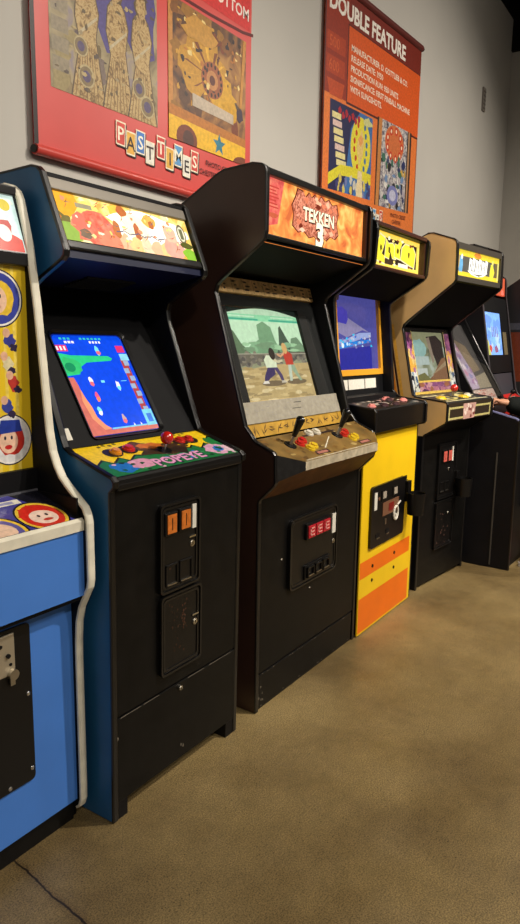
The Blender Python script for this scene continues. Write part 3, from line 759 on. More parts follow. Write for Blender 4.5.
A.poly(blob(.03, .235, .04, .03), em((50, 190, 110), SB)).poly(ell(.028, .235, .02, .016), em((20, 140, 90), SB))
A.poly([(0, 0), (0, .20), (.024, .20), (.03, .17), (.028, .13), (.04, .10), (.042, .06), (.06, .03), (.09, .018), (sw, .022), (sw, 0)], em((206, 110, 96), SB))
A.poly([(.03, .16), (.036, .13), (.046, .10), (.05, .065), (.07, .036), (.09, .022), (.06, .02), (.03, .06), (.02, .12)], em((236, 150, 110), SB))
A.poly(rc(.248, .275, .02, .26), em((170, 66, 66), SB))
for kk in range(8): A.poly(rc(.246 + (kk % 2) * .012, .268 + (kk % 2) * .012, .04 + kk * .028, .058 + kk * .028), em((150, 170, 200), SB))
A.poly(rc(.245, sw, .018, .075), em((120, 206, 226), SB)).poly(rc(.258, .28, .03, .06), em((60, 120, 220), SB))
A.poly(rc(.0, .046, .29, .312), em((220, 50, 110), SB)).poly(rc(.25, .284, .285, .31), em((220, 50, 110), SB)).poly(rc(.252, .29, .255, .28), em((140, 210, 230), SB))
for kk in range(3): A.poly(rc(.005 + kk * .014, .012 + kk * .014, .294, .308), wh)
for kk in range(6): A.poly(rc(.11 + kk * .016, .12 + kk * .016, .331, .338), em((60, 200, 200), SB))
for kk in range(3): A.poly(rc(.03 + kk * .016, .04 + kk * .016, .331, .338), em((60, 200, 200), SB)).poly(rc(.045 + kk * .014, .055 + kk * .014, .318, .326), wh)
for kk in range(4): A.poly(rc(.145 + kk * .013, .153 + kk * .013, .318, .326), wh)
for x, z, c1, c2 in ((.085, .185, wh, pk), (.19, .165, wh, cy), (.085, .13, em((230, 90, 130), SB), em((240, 130, 90), SB)), (.07, .085, cy, wh), (.155, .05, em((200, 170, 160), SB), pk), (.165, .292, cy, pk)):
    A.poly(blob(x, z, .008, .016, 9), c1).poly(blob(x, z - .008, .009, .008, 9), c2)
A.poly(rc(.125, .14, .178, .186), cy).poly(rc(.21, .235, .180, .182), cy)
A.poly(rc(.09, sw - .05, .019, .024), em((120, 200, 230), SB))
for kk in range(2): A.poly([(.185 + kk * .03, .024), (.192 + kk * .03, .024), (.188 + kk * .03, .034)], wh)
A.build('screen_image', sr)
# hood, marquee
MB().prism([(.14, 1.60), (.44, 1.545), (.44, 1.56), (.17, 1.634), (.146, 1.634)], .018, W - .018, mat('blue_glow_hood', (14, 22, 54), .4, .4)).build('hood_underside', B1)  # blue light from the screen put into the hood's colour
gl = MB()
for kk in range(9): gl.box(.22, .425, .285 + kk * .013, .291 + kk * .013, 1.566 - kk * .0025, 1.572 - kk * .0025, PLAST)
gl.build('speaker_grille', B1)
k = (1.812 - 1.628) and (.212 - .137) / (1.812 - 1.628)
M = planeM(0, .147, 1.625, k); U, V = plane(0, 0, k)
HM = .202
mq = MB(M).box(.018, W - .018, .004, .03, .012, HM - .01, em((250, 226, 150), 1.0)).build('marquee', B1)
A = Art(M @ Vector((0, .0035, 0)), U, V); A.clip = (.02, W - .02, .022, .168)
ms = 1.15
A.poly(rc(.02, W - .02, .022, .168), emn('lit_gold_mottle', [(236, 160, 60), (248, 200, 90), (252, 226, 140), (254, 240, 190)], 22, 1.15, 6, .8))
r = random.Random(3)
for i in range(14): A.poly(blob(r.uniform(.05, .6), r.uniform(.04, .16), r.uniform(.015, .04), r.uniform(.01, .025), 14, .4, r), em(r.choice([(250, 226, 120), (248, 200, 80), (252, 236, 180)]), ms))
A.poly(blob(.06, .14, .05, .06, 14, .3, r), em((240, 170, 50), ms)).poly(blob(.045, .085, .03, .02, 14, .3, r), em((120, 110, 60), ms))
A.poly(blob(.055, .05, .04, .035, 14, .25, r), em((150, 180, 80), ms))
A.poly(blob(.16, .075, .085, .055, 18, .15, r), emn('lit_coral_mottle', [(214, 84, 66), (236, 116, 90), (246, 150, 120)], 45, 1.1)).poly(blob(.105, .085, .03, .035, 12, .2, r), em((222, 120, 100), ms)).poly(blob(.115, .055, .022, .016, 12, .2, r), em((130, 110, 90), ms))
A.poly(blob(.21, .045, .05, .03, 14, .2, r), em((238, 140, 110), ms))
A.poly(rc(.105, .165, .132, .146), em((160, 150, 120), ms))
A.poly(blob(.40, .105, .17, .055, 18, .2, r), em((254, 246, 226), 1.5)).poly(blob(.33, .11, .06, .04, 12, .2, r), em((254, 240, 200), 1.4))
A.poly(blob(.285, .15, .02, .018, 10, .2, r), em((190, 110, 60), ms)).poly(blob(.245, .085, .015, .03, 10, .2, r), em((196, 120, 70), ms)).poly(blob(.33, .09, .014, .03, 10, .2, r), em((190, 110, 70), ms)).poly(blob(.40, .135, .03, .022, 12, .2, r), em((236, 180, 90), ms)).poly(blob(.405, .125, .012, .014, 10, .2, r), em((190, 110, 60), ms))
for kk in range(6): A.poly(blob(.27 + kk * .045, .045, .028, .03, 12, .25, r), em([(250, 190, 150), (248, 206, 140), (252, 214, 176)][kk % 3], ms))
for kk in range(9): A.poly([(.24 + kk * .03, .078 + .008 * (kk % 2)), (.27 + kk * .03, .074 + .008 * ((kk + 1) % 2)), (.27 + kk * .03, .078 + .008 * ((kk + 1) % 2)), (.24 + kk * .03, .082 + .008 * (kk % 2))], em((110, 100, 120), ms))
A.poly(blob(.49, .06, .05, .04, 14, .2, r), em((244, 170, 150), ms)).poly(blob(.485, .105, .035, .03, 12, .25, r), em((244, 190, 160), ms))
for i in range(46):
    x, z, a = r.uniform(.04, .57), r.uniform(.03, .16), r.uniform(-1.2, 1.2); l = r.uniform(.008, .022)
    A.poly([(x - l * math.cos(a), z - l * math.sin(a)), (x + .0012, z - .0012), (x + l * math.cos(a + .4), z + l * math.sin(a + .4)), (x - .0012, z + .0012)], em(r.choice([(150, 96, 60), (196, 120, 70), (120, 110, 120), (210, 90, 70)]), ms))
for i in range(30): A.poly(blob(r.uniform(.03, .58), r.uniform(.03, .162), r.uniform(.004, .010), r.uniform(.003, .008), 8, .4, r), em(r.choice([(250, 214, 120), (254, 244, 210), (238, 150, 110), (200, 120, 60), (250, 226, 150)]), 1.2))
A.poly(ell(.545, .115, .022, .034), em((120, 110, 80), ms)).poly(ell(.545, .115, .017, .026), em((226, 220, 190), ms)).poly(rc(.537, .553, .097, .133), em((110, 110, 80), ms))
A.poly(blob(.56, .045, .035, .022, 12, .2, r), em((140, 190, 60), ms)).poly(blob(.555, .075, .03, .012, 12, .25, r), em((90, 90, 40), ms))
A.build('marquee_print', mq)
MB(M).box(.018, W - .018, -.006, .006, .168, HM, mat('grey_retainer', (120, 114, 104), .4, .5, .4), .002).box(.018, W - .018, -.012, .006, -.006, .02, BTRIM, .005).build('marquee_retainer', B1)
MB().prism([(.222, 1.826), (.79, 1.78), (.79, 1.762), (.222, 1.81)], .018, W - .018, BLACK2).build('top_panel', B1)
MB().box(.018, W - .018, .76, .78, .05, 1.765, BLACK2).build('back_panel', B1)

# ------------------------------------------------------------------ cabinet 3: wide black fighting game
W = .832
C1 = empty('arcade_cabinet', (2.005, 1.343, 0), 0, 'wide black arcade cabinet with two black joysticks, a fighting game and worn tan control panel', 'arcade cabinet', CABS)
path = [(0, .004), (0, .815), (-.004, .828), (-.066, .89), (-.071, .90), (-.068, .996), (-.06, 1.004), (.012, 1.034), (.026, 1.045), (.036, 1.06), (.062, 1.088), (.19, 1.535), (.198, 1.562), (.19, 1.588), (.17, 1.606), (.008, 1.718), (-.008, 1.732), (-.014, 1.755), (-.014, 1.945), (-.008, 1.96), (.006, 1.968), (.04, 1.975), (.16, 1.967), (.185, 1.958), (.37, 1.86)]
sides(C1, [(.80, 0)] + path + [(.80, 1.63)], W, BROWN_S if False else mat('glow_tinted_black_laminate', (60, 40, 32), .34, .5, var=.2, vscale=3), BLACK2, BTRIM, path, trim_w=.021, trim_th=.005)  # neighbouring marquee's glow put into the black side as a brown tint
fpn = MB().box(.018, W - .018, -.001, .016, .152, .835, BLACK, .002)
for q in [blob(.17, .565, .004, .004, 7), blob(.625, .628, .004, .003, 7), blob(.395, .385, .005, .003, 7)]: fpn.add([(x, -.0014, z) for x, z in q], [list(range(len(q)))], pr((190, 184, 170), .6))
fpn.build('front_panel', C1)
kp = MB().box(.018, W - .02, .006, .03, .0, .15, BLACK, .002)
kp.box(.018, W - .03, -.002, .012, .012, .146, BLACK, .003)
for q in [blob(rnd.uniform(.03, .78), .143 + rnd.uniform(-.002, .002), rnd.uniform(.003, .012), .0013, 7, .4) for i in range(15)] + [blob(rnd.uniform(.02, .05), rnd.uniform(.03, .1), .004, .006, 7, .4) for i in range(5)] + [blob(rnd.uniform(.03, .77), rnd.uniform(.016, .022), rnd.uniform(.003, .010), .0022, 7, .4) for i in range(8)]:
    kp.add([(x, -.0024, z) for x, z in q], [list(range(len(q)))], pr((104, 96, 84), .7))
kp.build('kick_plate', C1)
M = planeM(0, -.001, 0, 0)
cd = frame_door(C1, M, .21, .60, .42, .71, 'coin_door', .03)
hs = MB(M).box(.325, .525, -.022, -.008, .606, .672, PLAST, .003).build('button_housing', cd)
for kk in range(3):
    b = MB(M).box(.333 + kk * .063, .389 + kk * .063, -.027, -.02, .613, .664, mat('red_lit_button', (176, 30, 44), .3, .6), .002)
    x = .333 + kk * .063
    for q in range(3): b.box(x + .012, x + .044, -.0278, -.0265, .622 + q * .014, .627 + q * .014, pr((226, 160, 150)))
    b.box(x + .012, x + .018, -.0278, -.0265, .622, .655, pr((226, 160, 150)))
    b.build('coin_slot', hs)
MB(M).box(.556, .586, -.014, -.008, .585, .67, WHITE).build('label_card', cd)
lock(cd, M, .572, .548)
rt = MB(M).box(.322, .536, -.018, -.008, .44, .50, PLAST, .003).build('coin_return_housing', cd)
for kk in range(3): ret_slot(rt, planeM(0, -.013, 0, 0), .335 + kk * .065, .39 + kk * .065, .446, .492)
# chamfered control panel
def cpm(nv):
    if nv.z > .6: return OLIVE
    if nv.z < -.3: return BROWNU
    if nv.y < -.9: return WORN
    return mat('scuffed_black_panel', (22, 21, 21), .45, .5, var=.6, vscale=60)
yf = -.133
top = [(.02, .026, 1.043), (W - .02, .026, 1.043), (.004, -.070, .999), (W - .004, -.070, .999), (.108, yf, .968), (W - .108, yf, .968)]
bot = [(.108, yf, .936), (W - .108, yf, .936), (.004, -.072, .90), (W - .004, -.072, .90), (.018, -.003, .826), (W - .018, -.003, .826), (.02, .026, .826), (W - .02, .026, .826)]
cp = MB().hull(top + bot, cpm).build('control_panel', C1)
V = Vector((0, .159, .075)).normalized()
A = Art((0, yf, .9695), (1, 0, 0), V)
LY = math.hypot(.159, .075)
r = random.Random(11)
def inpan(x, z):
    lim = .07
    if z < lim: return .115 - z / lim * .111 + .01 < x < W - .115 + z / lim * .111 - .01
    return .03 < x < W - .03
sp = []
while len(sp) < 55:
    x, z = r.uniform(.03, W - .03), r.uniform(.006, LY - .01)
    if inpan(x, z): sp.append(blob(x, z, r.uniform(.004, .022), r.uniform(.003, .012), 9, .4, r))
A.many(sp[:30], pr((126, 92, 42), .4)); A.many(sp[30:45], pr((96, 70, 34), .4)); A.many(sp[45:], pr((176, 150, 92), .4))
A.poly([(.12, .002), (W - .12, .002), (W - .125, .008), (.125, .008)], WORN)
for x0 in (.20, .57):
    A.poly(rc(x0 + .03, x0 + .13, .018, .04), pr((40, 26, 26))).poly(rc(x0 + .04, x0 + .12, .022, .036), pr((170, 110, 96)))
A.poly([(.33, .05), (.46, .11), (.462, .107), (.333, .046)], pr((226, 220, 200)))
A.poly(rc(.30, .56, .135, .146), pr((46, 30, 30)))
A.build('panel_print', cp)
Mp = Matrix(((1, 0, 0, 0), (0, V.z, V.y, yf), (0, -V.y, V.z, .969), (0, 0, 0, 1)))
joystick(cp, Mp, .155, .105, mat('black_bat_grip', (10, 10, 10), .25, .6), STEEL, .10, .02, True, (.012, .01))
joystick(cp, Mp, .525, .105, mat('black_bat_grip', (10, 10, 10)), STEEL, .10, .02, True, (.02, .012))
for x0 in (.0, .355):
    for bx, by, m in ((.215, .10, RED), (.255, .115, RED), (.235, .062, YEL_B), (.275, .072, YEL_B)):
        button(cp, Mp, x0 + bx, by, m, .017)
for bx in (.36, .42): button(cp, Mp, bx, .15, WHT_B, .017)
# yellow strip behind the panel, white strip, bezel, glass and screen
k = .34
M = planeM(0, .106, 1.10, k); U, V = plane(0, 0, k); s = math.sqrt(1 + k * k)
def zz(z): return (z - 1.10) * s
ys = MB(M).box(.02, W - .02, -.004, .01, zz(1.035), zz(1.084), mat('yellow_strip', (196, 152, 56), .4, .5, var=.2, vscale=20)).build('trim_strip', C1)
A = Art(M @ Vector((0, -.0042, 0)), U, V); r = random.Random(5)
gl = []
for i in range(14):
    x = .06 + i * .054; 
    for q in range(3):
        a = r.uniform(0, 3.14); cx, cz = x + r.uniform(-.012, .012), zz(1.06) + r.uniform(-.012, .012)
        gl.append([(cx - .02 * math.cos(a), cz - .02 * math.sin(a)), (cx + .003 * math.sin(a), cz - .003 * math.cos(a)), (cx + .02 * math.cos(a), cz + .02 * math.sin(a)), (cx - .003 * math.sin(a), cz + .003 * math.cos(a))])
A.poly(rc(.022, W - .022, zz(1.036), zz(1.083)), MC['yellow_strip']); A.many(gl, pr((70, 44, 30))); A.build('strip_print', ys)
ws = MB(M).box(.03, W - .03, -.010, .0, zz(1.084), zz(1.162), mat('pale_strip', (160, 154, 138), .55, .3, var=.15, vscale=50)).build('instruction_strip', C1)
A = Art(M @ Vector((0, -.0102, 0)), U, V); r = random.Random(9)
A.poly(rc(.032, W - .032, zz(1.085), zz(1.161)), MC['pale_strip'])
A.many([blob(r.uniform(.05, W - .05), r.uniform(zz(1.094), zz(1.158)), r.uniform(.003, .012), .0016, 6, .3, r) for i in range(120)], pr((150, 146, 140)))
A.many([rc(.40, .47, zz(1.12), zz(1.123)), rc(.42, .48, zz(1.143), zz(1.146))], pr((60, 56, 52)))
A.build('strip_print', ws)
bz = opening(.018, W - .018, zz(1.158), zz(1.585), (.135, .665, zz(1.162), zz(1.527)), .002, .02, mat('dark_grey_bezel', (40, 40, 40), .6, .15, var=.2, vscale=8), M).build('bezel', C1)
sr = MB(M).box(.12, .68, .016, .05, zz(1.155), zz(1.54), em((40, 50, 44), .6)).build('screen', C1)
sw, sh = .53, zz(1.527) - zz(1.162)
A = Art(M @ Vector((.135, .0155, zz(1.162))), U, V); 
SB = 1.0
outl = [(.0, 0), (sw, 0), (sw, sh * .93)] + [(sw - i * sw / 12, sh * (.93 + .07 * math.sin(math.pi * i / 12))) for i in range(1, 12)] + [(0, sh * .93)]
A.poly(outl, em((194, 226, 190), SB)); A.clip = (0, sw, 0, sh * .93)
A.poly(rc(0, sw, sh * .86, sh * .93), em((150, 220, 170), SB)).poly(rc(0, .22, sh * .865, sh * .885), em((70, 170, 140), SB)).poly(rc(.30, sw, sh * .865, sh * .885), em((70, 170, 140), SB)).poly(rc(.02, .2, sh * .90, sh * .915), em((200, 236, 200), SB)).poly(rc(.32, .5, sh * .90, sh * .915), em((200, 236, 200), SB))
A.poly(rc(0, sw, 0, sh * .52), em((150, 152, 120), SB))
for pts, c in (([(0, .5), (0, .80), (.03, .74), (.06, .62), (.11, .52), (.14, .5)], (100, 122, 92)), ([(.12, .5), (.15, .62), (.19, .66), (.2, .82), (.25, .86), (.30, .80), (.31, .66), (.34, .5)], (120, 158, 120)), ([(.30, .5), (.335, .62), (.36, .80), (.375, .82), (.41, .66), (.46, .5)], (76, 92, 76)), ([(.40, .5), (.44, .68), (.49, .70), (sw, .60), (sw, .5)], (112, 140, 110))):
    A.poly([(x, z * sh) for x, z in pts], em(c, SB))
r = random.Random(4)
for i in range(20): A.poly(blob(r.uniform(.0, sw), r.uniform(.53, .62) * sh, r.uniform(.02, .06), r.uniform(.005, .02), 12, .3, r), em(r.choice([(136, 176, 136), (160, 200, 156), (120, 150, 116)]), SB))
A.poly([(0, .50 * sh), (sw, .53 * sh), (sw, .46 * sh), (.25, .44 * sh), (0, .37 * sh)], em((110, 104, 90), SB))
for i in range(70): A.poly(blob(r.uniform(0, sw), r.uniform(.38, .52) * sh, .014, .008, 8, .3, r), em(r.choice([(90, 86, 80), (136, 128, 110), (116, 110, 100)]), SB))
A.poly([(0, 0), (sw, 0), (sw, .40 * sh), (.25, .385 * sh), (0, .33 * sh)], em((190, 166, 116), SB))
for i in range(60): A.poly(blob(r.uniform(0, sw), r.uniform(.0, .36) * sh, r.uniform(.02, .05), .006, 10, .3, r), em(r.choice([(206, 182, 130), (172, 148, 100), (216, 196, 150), (160, 140, 100)]), SB))
A.poly(rc(0, sw, .50 * sh, .508 * sh), em((176, 170, 150), SB))
# two generic sparring figures
def fig(pts, c): A.poly([(x, z * sh) for x, z in pts], em(c, SB))
A.poly(ell(.22, .185 * sh, .09, .012), em((120, 104, 80), SB)).poly(ell(.40, .19 * sh, .08, .012), em((120, 104, 80), SB))
fig([(.20, .36), (.25, .36), (.245, .28), (.20, .24), (.17, .20), (.15, .20), (.165, .27)], (72, 60, 96))
fig([(.24, .36), (.27, .36), (.295, .27), (.30, .20), (.28, .20), (.268, .27)], (84, 70, 104))
fig([(.135, .185), (.185, .185), (.18, .215), (.15, .215)], (222, 214, 200)); fig([(.275, .185), (.32, .185), (.305, .21), (.28, .21)], (200, 190, 170))
fig([(.19, .355), (.27, .355), (.275, .44), (.255, .48), (.21, .49), (.185, .44)], (214, 222, 190))
fig([(.25, .47), (.285, .43), (.32, .44), (.325, .42), (.285, .40), (.25, .43)], (206, 196, 160)); A.poly(ell(.255, .505 * sh, .022, .026), em((60, 52, 46), SB))
fig([(.36, .38), (.41, .38), (.425, .28), (.445, .20), (.425, .20), (.40, .27)], (150, 170, 140)); fig([(.36, .38), (.385, .38), (.375, .28), (.365, .20), (.345, .20), (.35, .28)], (190, 200, 180))
fig([(.345, .38), (.405, .38), (.41, .50), (.375, .54), (.34, .50)], (190, 70, 56)); fig([(.35, .50), (.315, .46), (.29, .49), (.295, .51), (.32, .49), (.35, .53)], (214, 160, 120))
A.poly(ell(.362, .565 * sh, .02, .024), em((214, 170, 110), SB))
A.clip = None
A.build('screen_image', sr)
MB(M).box(.03, W - .03, -.009, -.006, zz(1.166), zz(1.565), glass_mat()).build('screen_glass', C1)
hs = MB(M).box(.02, W - .02, -.012, .005, zz(1.57), zz(1.628), mat('tan_move_list', (216, 180, 122), .5, .4, var=.3, vscale=40)).build('move_list_strip', C1)
A = Art(M @ Vector((0, -.0122, 0)), U, V); r = random.Random(8)
lt = []
for i in range(11):
    lt.append(rc(.05 + i * .072, .052 + i * .072, zz(1.574), zz(1.624)))
    for q in range(3): lt.append(blob(.075 + i * .072 + r.uniform(-.012, .012), zz(1.585) + q * .016, r.uniform(.008, .018), .004, 8, .5, r))
A.poly(rc(.022, W - .022, zz(1.571), zz(1.627)), MC['tan_move_list']); A.many(lt, pr((62, 44, 34))); A.build('strip_print', hs)
MB().prism([(.008, 1.728), (.24, 1.655), (.36, 1.64), (.36, 1.66), (.02, 1.745)], .018, W - .018, mat('grey_hood', (14, 15, 13), .7, .15)).build('hood_underside', C1)
mq = MB().box(.018, W - .018, .014, .06, 1.725, 1.955, em((226, 130, 60), 1.0)).build('marquee', C1)
A = Art((0, .0135, 1.745), (1, 0, 0), (0, 0, 1)); A.clip = (.03, W - .02, .006, .197)
ms = 1.1; r = random.Random(21)
A.poly(rc(.03, W - .02, .006, .197), emn('lit_amber_mottle', [(196, 84, 48), (230, 126, 62), (246, 164, 82), (254, 206, 116)], 15, 1.1, 7, .8))
A.poly([(.03, .03), (.12, .05), (.16, .197), (.03, .197)], emn('lit_red_mottle', [(206, 70, 70), (226, 100, 90), (240, 140, 110)], 40, 1.0))
for k in range(7): A.poly(rc(.05, .125 - .008 * (k % 3), .10 + k * .011, .105 + k * .011), em((196, 70, 60), 1.))
A.poly(blob(.085, .075, .045, .008, 12, .3, r), em((200, 96, 66), 1.))
EMB = emn('lit_emblem_mottle', [(104, 40, 28), (170, 84, 60), (226, 140, 110), (240, 170, 140)], 70, 1.0, 8, 1.2)
eo = [(.215, .06), (.225, .10), (.21, .13), (.235, .165), (.25, .195), (.29, .192), (.31, .175), (.335, .195), (.355, .18), (.38, .195), (.405, .178), (.43, .196), (.46, .182), (.49, .195), (.52, .178), (.56, .186), (.575, .15), (.562, .11), (.58, .07), (.55, .05), (.51, .055), (.48, .035), (.45, .045), (.42, .02), (.38, .04), (.34, .03), (.30, .05), (.26, .04)]
A.poly(eo, em((96, 36, 22), 1.)); A.poly([(.40 + (a - .40) * .965, .11 + (b - .11) * .95) for a, b in eo], EMB)
for i in range(16): A.poly(blob(r.uniform(.24, .55), r.choice([r.uniform(.05, .085), r.uniform(.145, .18)]), .018, .010, 9, .45, r), em(r.choice([(248, 186, 150), (226, 130, 96), (120, 50, 34), (250, 206, 176)]), 1.))
A.text('TEKKEN', .418, .090, .066, em((60, 20, 12), 1.), .07, 'C', 1.0)
A.text('TEKKEN', .416, .092, .066, em((252, 240, 206), 1.2), .025, 'C', 1.0)
A.text('3', .425, .008, .118, em((70, 24, 14), 1.), .08, 'C', 1.15); A.text('3', .423, .011, .118, em((255, 240, 206), 1.3), .045, 'C', 1.15)
A.build('marquee_print', mq)
MB().box(.018, W - .018, -.004, .036, 1.735, 1.752, BTRIM, .004).box(.018, W - .018, -.004, .036, 1.942, 1.966, BTRIM, .004).box(W - .034, W - .018, -.002, .02, 1.75, 1.944, mat('dark_brown_retainer', (58, 30, 22), .35, .5)).build('marquee_retainer', C1)
MB().prism([(.01, 1.962), (.16, 1.952), (.79, 1.62), (.79, 1.60), (.15, 1.936), (.01, 1.946)], .018, W - .018, BLACK2).build('top_panel', C1)
MB().box(.018, W - .018, .76, .78, .02, 1.61, BLACK2).build('back_panel', C1)

def cup_holder(root, x, y, z0, z1, bx, bz):
    a = MB()
    n = 18; r0, r1 = .043, .05
    a.cyl((x, y, z0), (x, y, z0 + .006), r0, r0, PLAST, n)
    for ra, rb, flip in ((r0, r1, False), (r0 - .004, r1 - .004, True)):
        vs = [(x + ra * math.cos(2 * math.pi * i / n), y + ra * math.sin(2 * math.pi * i / n), z0) for i in range(n)] + [(x + rb * math.cos(2 * math.pi * i / n), y + rb * math.sin(2 * math.pi * i / n), z1) for i in range(n)]
        a.add(vs, [[i, (i + 1) % n, n + (i + 1) % n, n + i] for i in range(n)], PLAST, True)
    vs = [(x + q * math.cos(2 * math.pi * i / n), y + q * math.sin(2 * math.pi * i / n), z1) for q in (r1, r1 - .004) for i in range(n)]
    a.add(vs, [[i, (i + 1) % n, n + (i + 1) % n, n + i] for i in range(n)], PLAST)
    o = a.build('cup_holder', root)
    b = MB().box(min(x, bx) - .015, max(x, bx) + .015, -.012, 0, bz - .035, bz + .02, PLAST, .003)
    b.box(x - .02, x + .02, y + .035, -.004, z1 - .05, bz - .005, PLAST, .003)
    b.build('bracket', o)
    return o

# ------------------------------------------------------------------ cabinet 4: yellow with orange bands
W = .655
D1 = empty('arcade_cabinet', (2.875, 1.34, 0), 0, 'yellow fronted arcade cabinet with orange bands and a black coin door', 'arcade cabinet', CABS)
path = [(0, .004), (0, .965), (-.006, .975), (-.04, .982), (-.047, .99), (-.047, 1.082), (-.04, 1.094), (.10, 1.11), (.125, 1.122), (.145, 1.145), (.186, 1.575), (.184, 1.598), (.17, 1.612), (.008, 1.716), (-.004, 1.728), (-.01, 1.745), (-.018, 1.885), (-.014, 1.906), (0, 1.918), (.03, 1.925), (.40, 1.90)]
DB = mat('dark_brown_retainer', (58, 30, 22))
sides(D1, [(.80, 0)] + path + [(.80, 1.70)], W, BLACK2, mat('black_yellow_edge_side', (24, 22, 20), .4), BTRIM, path, trim_w=.021, trim_th=.005)
fp = MB().box(-.02, W - .026, -.009, -.0005, .006, .968, YELLOW, .002).box(.018, W - .018, -.002, .016, .006, .985, YELLOW).build('front_panel', D1)
A = Art((0, -.0092, 0), (1, 0, 0), (0, 0, 1))
A.poly(rc(-.016, W - .057, .285, .368), ORANGE).poly(rc(-.016, W - .057, .016, .188), ORANGE)
A.build('stripe_print', fp)
for x, z in ((.125, .322), (.392, .324), (.125, .25), (.392, .245)):
    MB().cyl((x, -.013, z), (x, -.008, z), .0075, .009, mat('dark_bolt', (40, 34, 30), .3, .5, .8), 12).build('bolt', fp)
M = planeM(-.026, -.009, 0, 0)
cd = MB(M).plate(rrect(.09, .497, .418, .72, .018), -.012, 0, PLAST).build('coin_door', D1)
MB(M).box(.116, .146, -.0145, -.011, .605, .69, WHITE).build('label_card', cd)
for x in (.225, .36):
    hb = MB(M).box(x - .03, x + .03, -.016, -.011, .635, .69, PLAST, .002).build('coin_entry', cd)
    MB(M).box(x - .018, x + .022, -.018, -.0155, .648, .682, mat('grey_price_tag', (160, 150, 136), .5)).build('price_tag', hb)
MB(M).cyl((.17, -.015, .655), (.17, -.011, .655), .009, .009, mat('copper_tone', (150, 106, 80), .4, .5, .5)).build('screw', cd)
cpz = MB(M).box(.215, .41, -.0155, -.011, .558, .625, mat('copper_tone', (150, 106, 80))).build('price_plate', cd)
MB(M).box(.285, .345, -.0175, -.0152, .572, .612, pr((120, 24, 20))).build('red_button', cpz)
tagm = MB(M); n = 16
for i in range(n):
    a0, a1 = 2 * math.pi * i / n, 2 * math.pi * (i + 1) / n
    tagm.cyl((.372 + .026 * math.cos(a0), -.018, .548 + .034 * math.sin(a0)), (.372 + .026 * math.cos(a1), -.018, .548 + .034 * math.sin(a1)), .006, .006, WHITE, 8)
tagm.cyl((.39, -.018, .585), (.425, -.018, .60), .004, .004, WHITE, 8).cyl((.372, -.018, .52), (.372, -.018, .545), .007, .007, WHITE, 8)
tagm.build('key_tag', cd)
MB(M).box(.245, .262, -.016, -.011, .512, .54, STEEL).build('key', cd)
for x in (.17, .285):
    MB(M).box(x - .022, x + .022, -.0135, -.011, .462, .482, INNER).box(x - .015, x + .018, -.016, -.011, .456, .461, STEEL).build('coin_return', cd)
cup_holder(D1, .50, -.072, .515, .63, .475, .695)
cb = MB().prism([(-.04, .985), (-.042, 1.088), (-.036, 1.094), (.12, 1.112), (.12, .985)], .018, W - .018, PLAST).build('control_box', D1)
V = Vector((0, .156, .018)).normalized()
A = Art((0, -.036, 1.0945), (1, 0, 0), V); r = random.Random(15)
for i in range(26): A.poly([(x + dx, z + dz) for x, z in [(r.uniform(.04, .58), r.uniform(.02, .14))] for dx, dz in ((0, 0), (r.uniform(.02, .05), r.uniform(-.012, .012)), (r.uniform(.03, .05), r.uniform(.008, .02)), (r.uniform(-.01, .01), r.uniform(.008, .018)))], pr(r.choice([(206, 190, 170), (190, 150, 140), (170, 160, 150), (120, 100, 96)])))
A.build('panel_print', cb)
Mp = Matrix(((1, 0, 0, 0), (0, V.z, V.y, -.036), (0, -V.y, V.z, 1.0945), (0, 0, 0, 1)))
for x, z in ((.20, .035), (.33, .03), (.43, .11), (.52, .07), (.09, .05)):
    button(cb, Mp, x, z, mat('dark_plum_button', (70, 46, 50), .3, .5) if x in (.2, .33, .43) else PINK_B, .016, 1.5)
button(cb, Mp, .44, .13, PINK_B, .018, 1.7)
k = .10
M = planeM(0, .215, 1.23, k); U, V = plane(0, 0, k); s = math.sqrt(1 + k * k)
MB().box(.018, W - .018, .12, .24, 1.10, 1.135, INNER).build('riser_panel', D1)
wb = MB(planeM(0, .2, 1.15, .1)).box(.018, W - .018, 0, .01, -.03, .08, INNER).build('instruction_board', D1)
for x0, x1 in ((.12, .21), (.22, .40), (.41, .54)):
    MB(planeM(0, .2, 1.15, .1)).box(x0, x1, -.003, .0, .012, .062, WHITE).build('instruction_card', wb)
fx0, fx1, fz1 = .12, .632, .435
YB = mat('amber_yellow_frame', (222, 158, 44), .35, .5)
bz = opening(.09, .637, 0, fz1, (.135, .612, .03, fz1 - .018), -.012, .01, YB, M).build('screen_frame', D1)
sr = MB(M).box(.13, .62, .004, .03, .02, fz1 - .01, em((50, 48, 120), .8)).build('screen', D1)
sw, sh = .477, fz1 - .048
A = Art(M @ Vector((.135, .0035, .03)), U, V); A.clip = (0, sw, 0, sh); SB = .8
A.poly(rc(0, sw, 0, sh), em((80, 80, 156), SB))
A.poly([(0, 0), (.40, 0), (.40, .12), (0, .10)], em((46, 48, 150), SB))
A.poly([(0, .19), (.12, .16), (.30, .20), (.38, .19), (.18, .245), (0, .30)], em((136, 130, 170), SB))
A.poly([(.0, .235), (.12, .225), (.14, .25), (.135, .29), (.08, .31), (0, .30)], em((70, 64, 176), SB))
A.poly([(0, .15), (.10, .15), (.26, .185), (.40, .19), (.40, .165), (.25, .15), (.1, .125), (0, .12)], em((150, 166, 216), SB))
r = random.Random(2)
A.poly([(0, .10), (.40, .14), (.40, .155), (.1, .135), (0, .13)], em((40, 130, 220), SB))
for i in range(34): A.poly(blob(r.uniform(.02, .4), .125 + r.uniform(-.015, .05), .012, .006, 8, .4, r), em(r.choice([(60, 190, 236), (30, 110, 220), (160, 200, 236), (190, 190, 210), (120, 120, 180)]), SB))
A.poly(ell(.07, .12, .014, .012), em((220, 240, 250), SB)).poly(ell(.12, .128, .01, .009), em((200, 230, 250), SB))
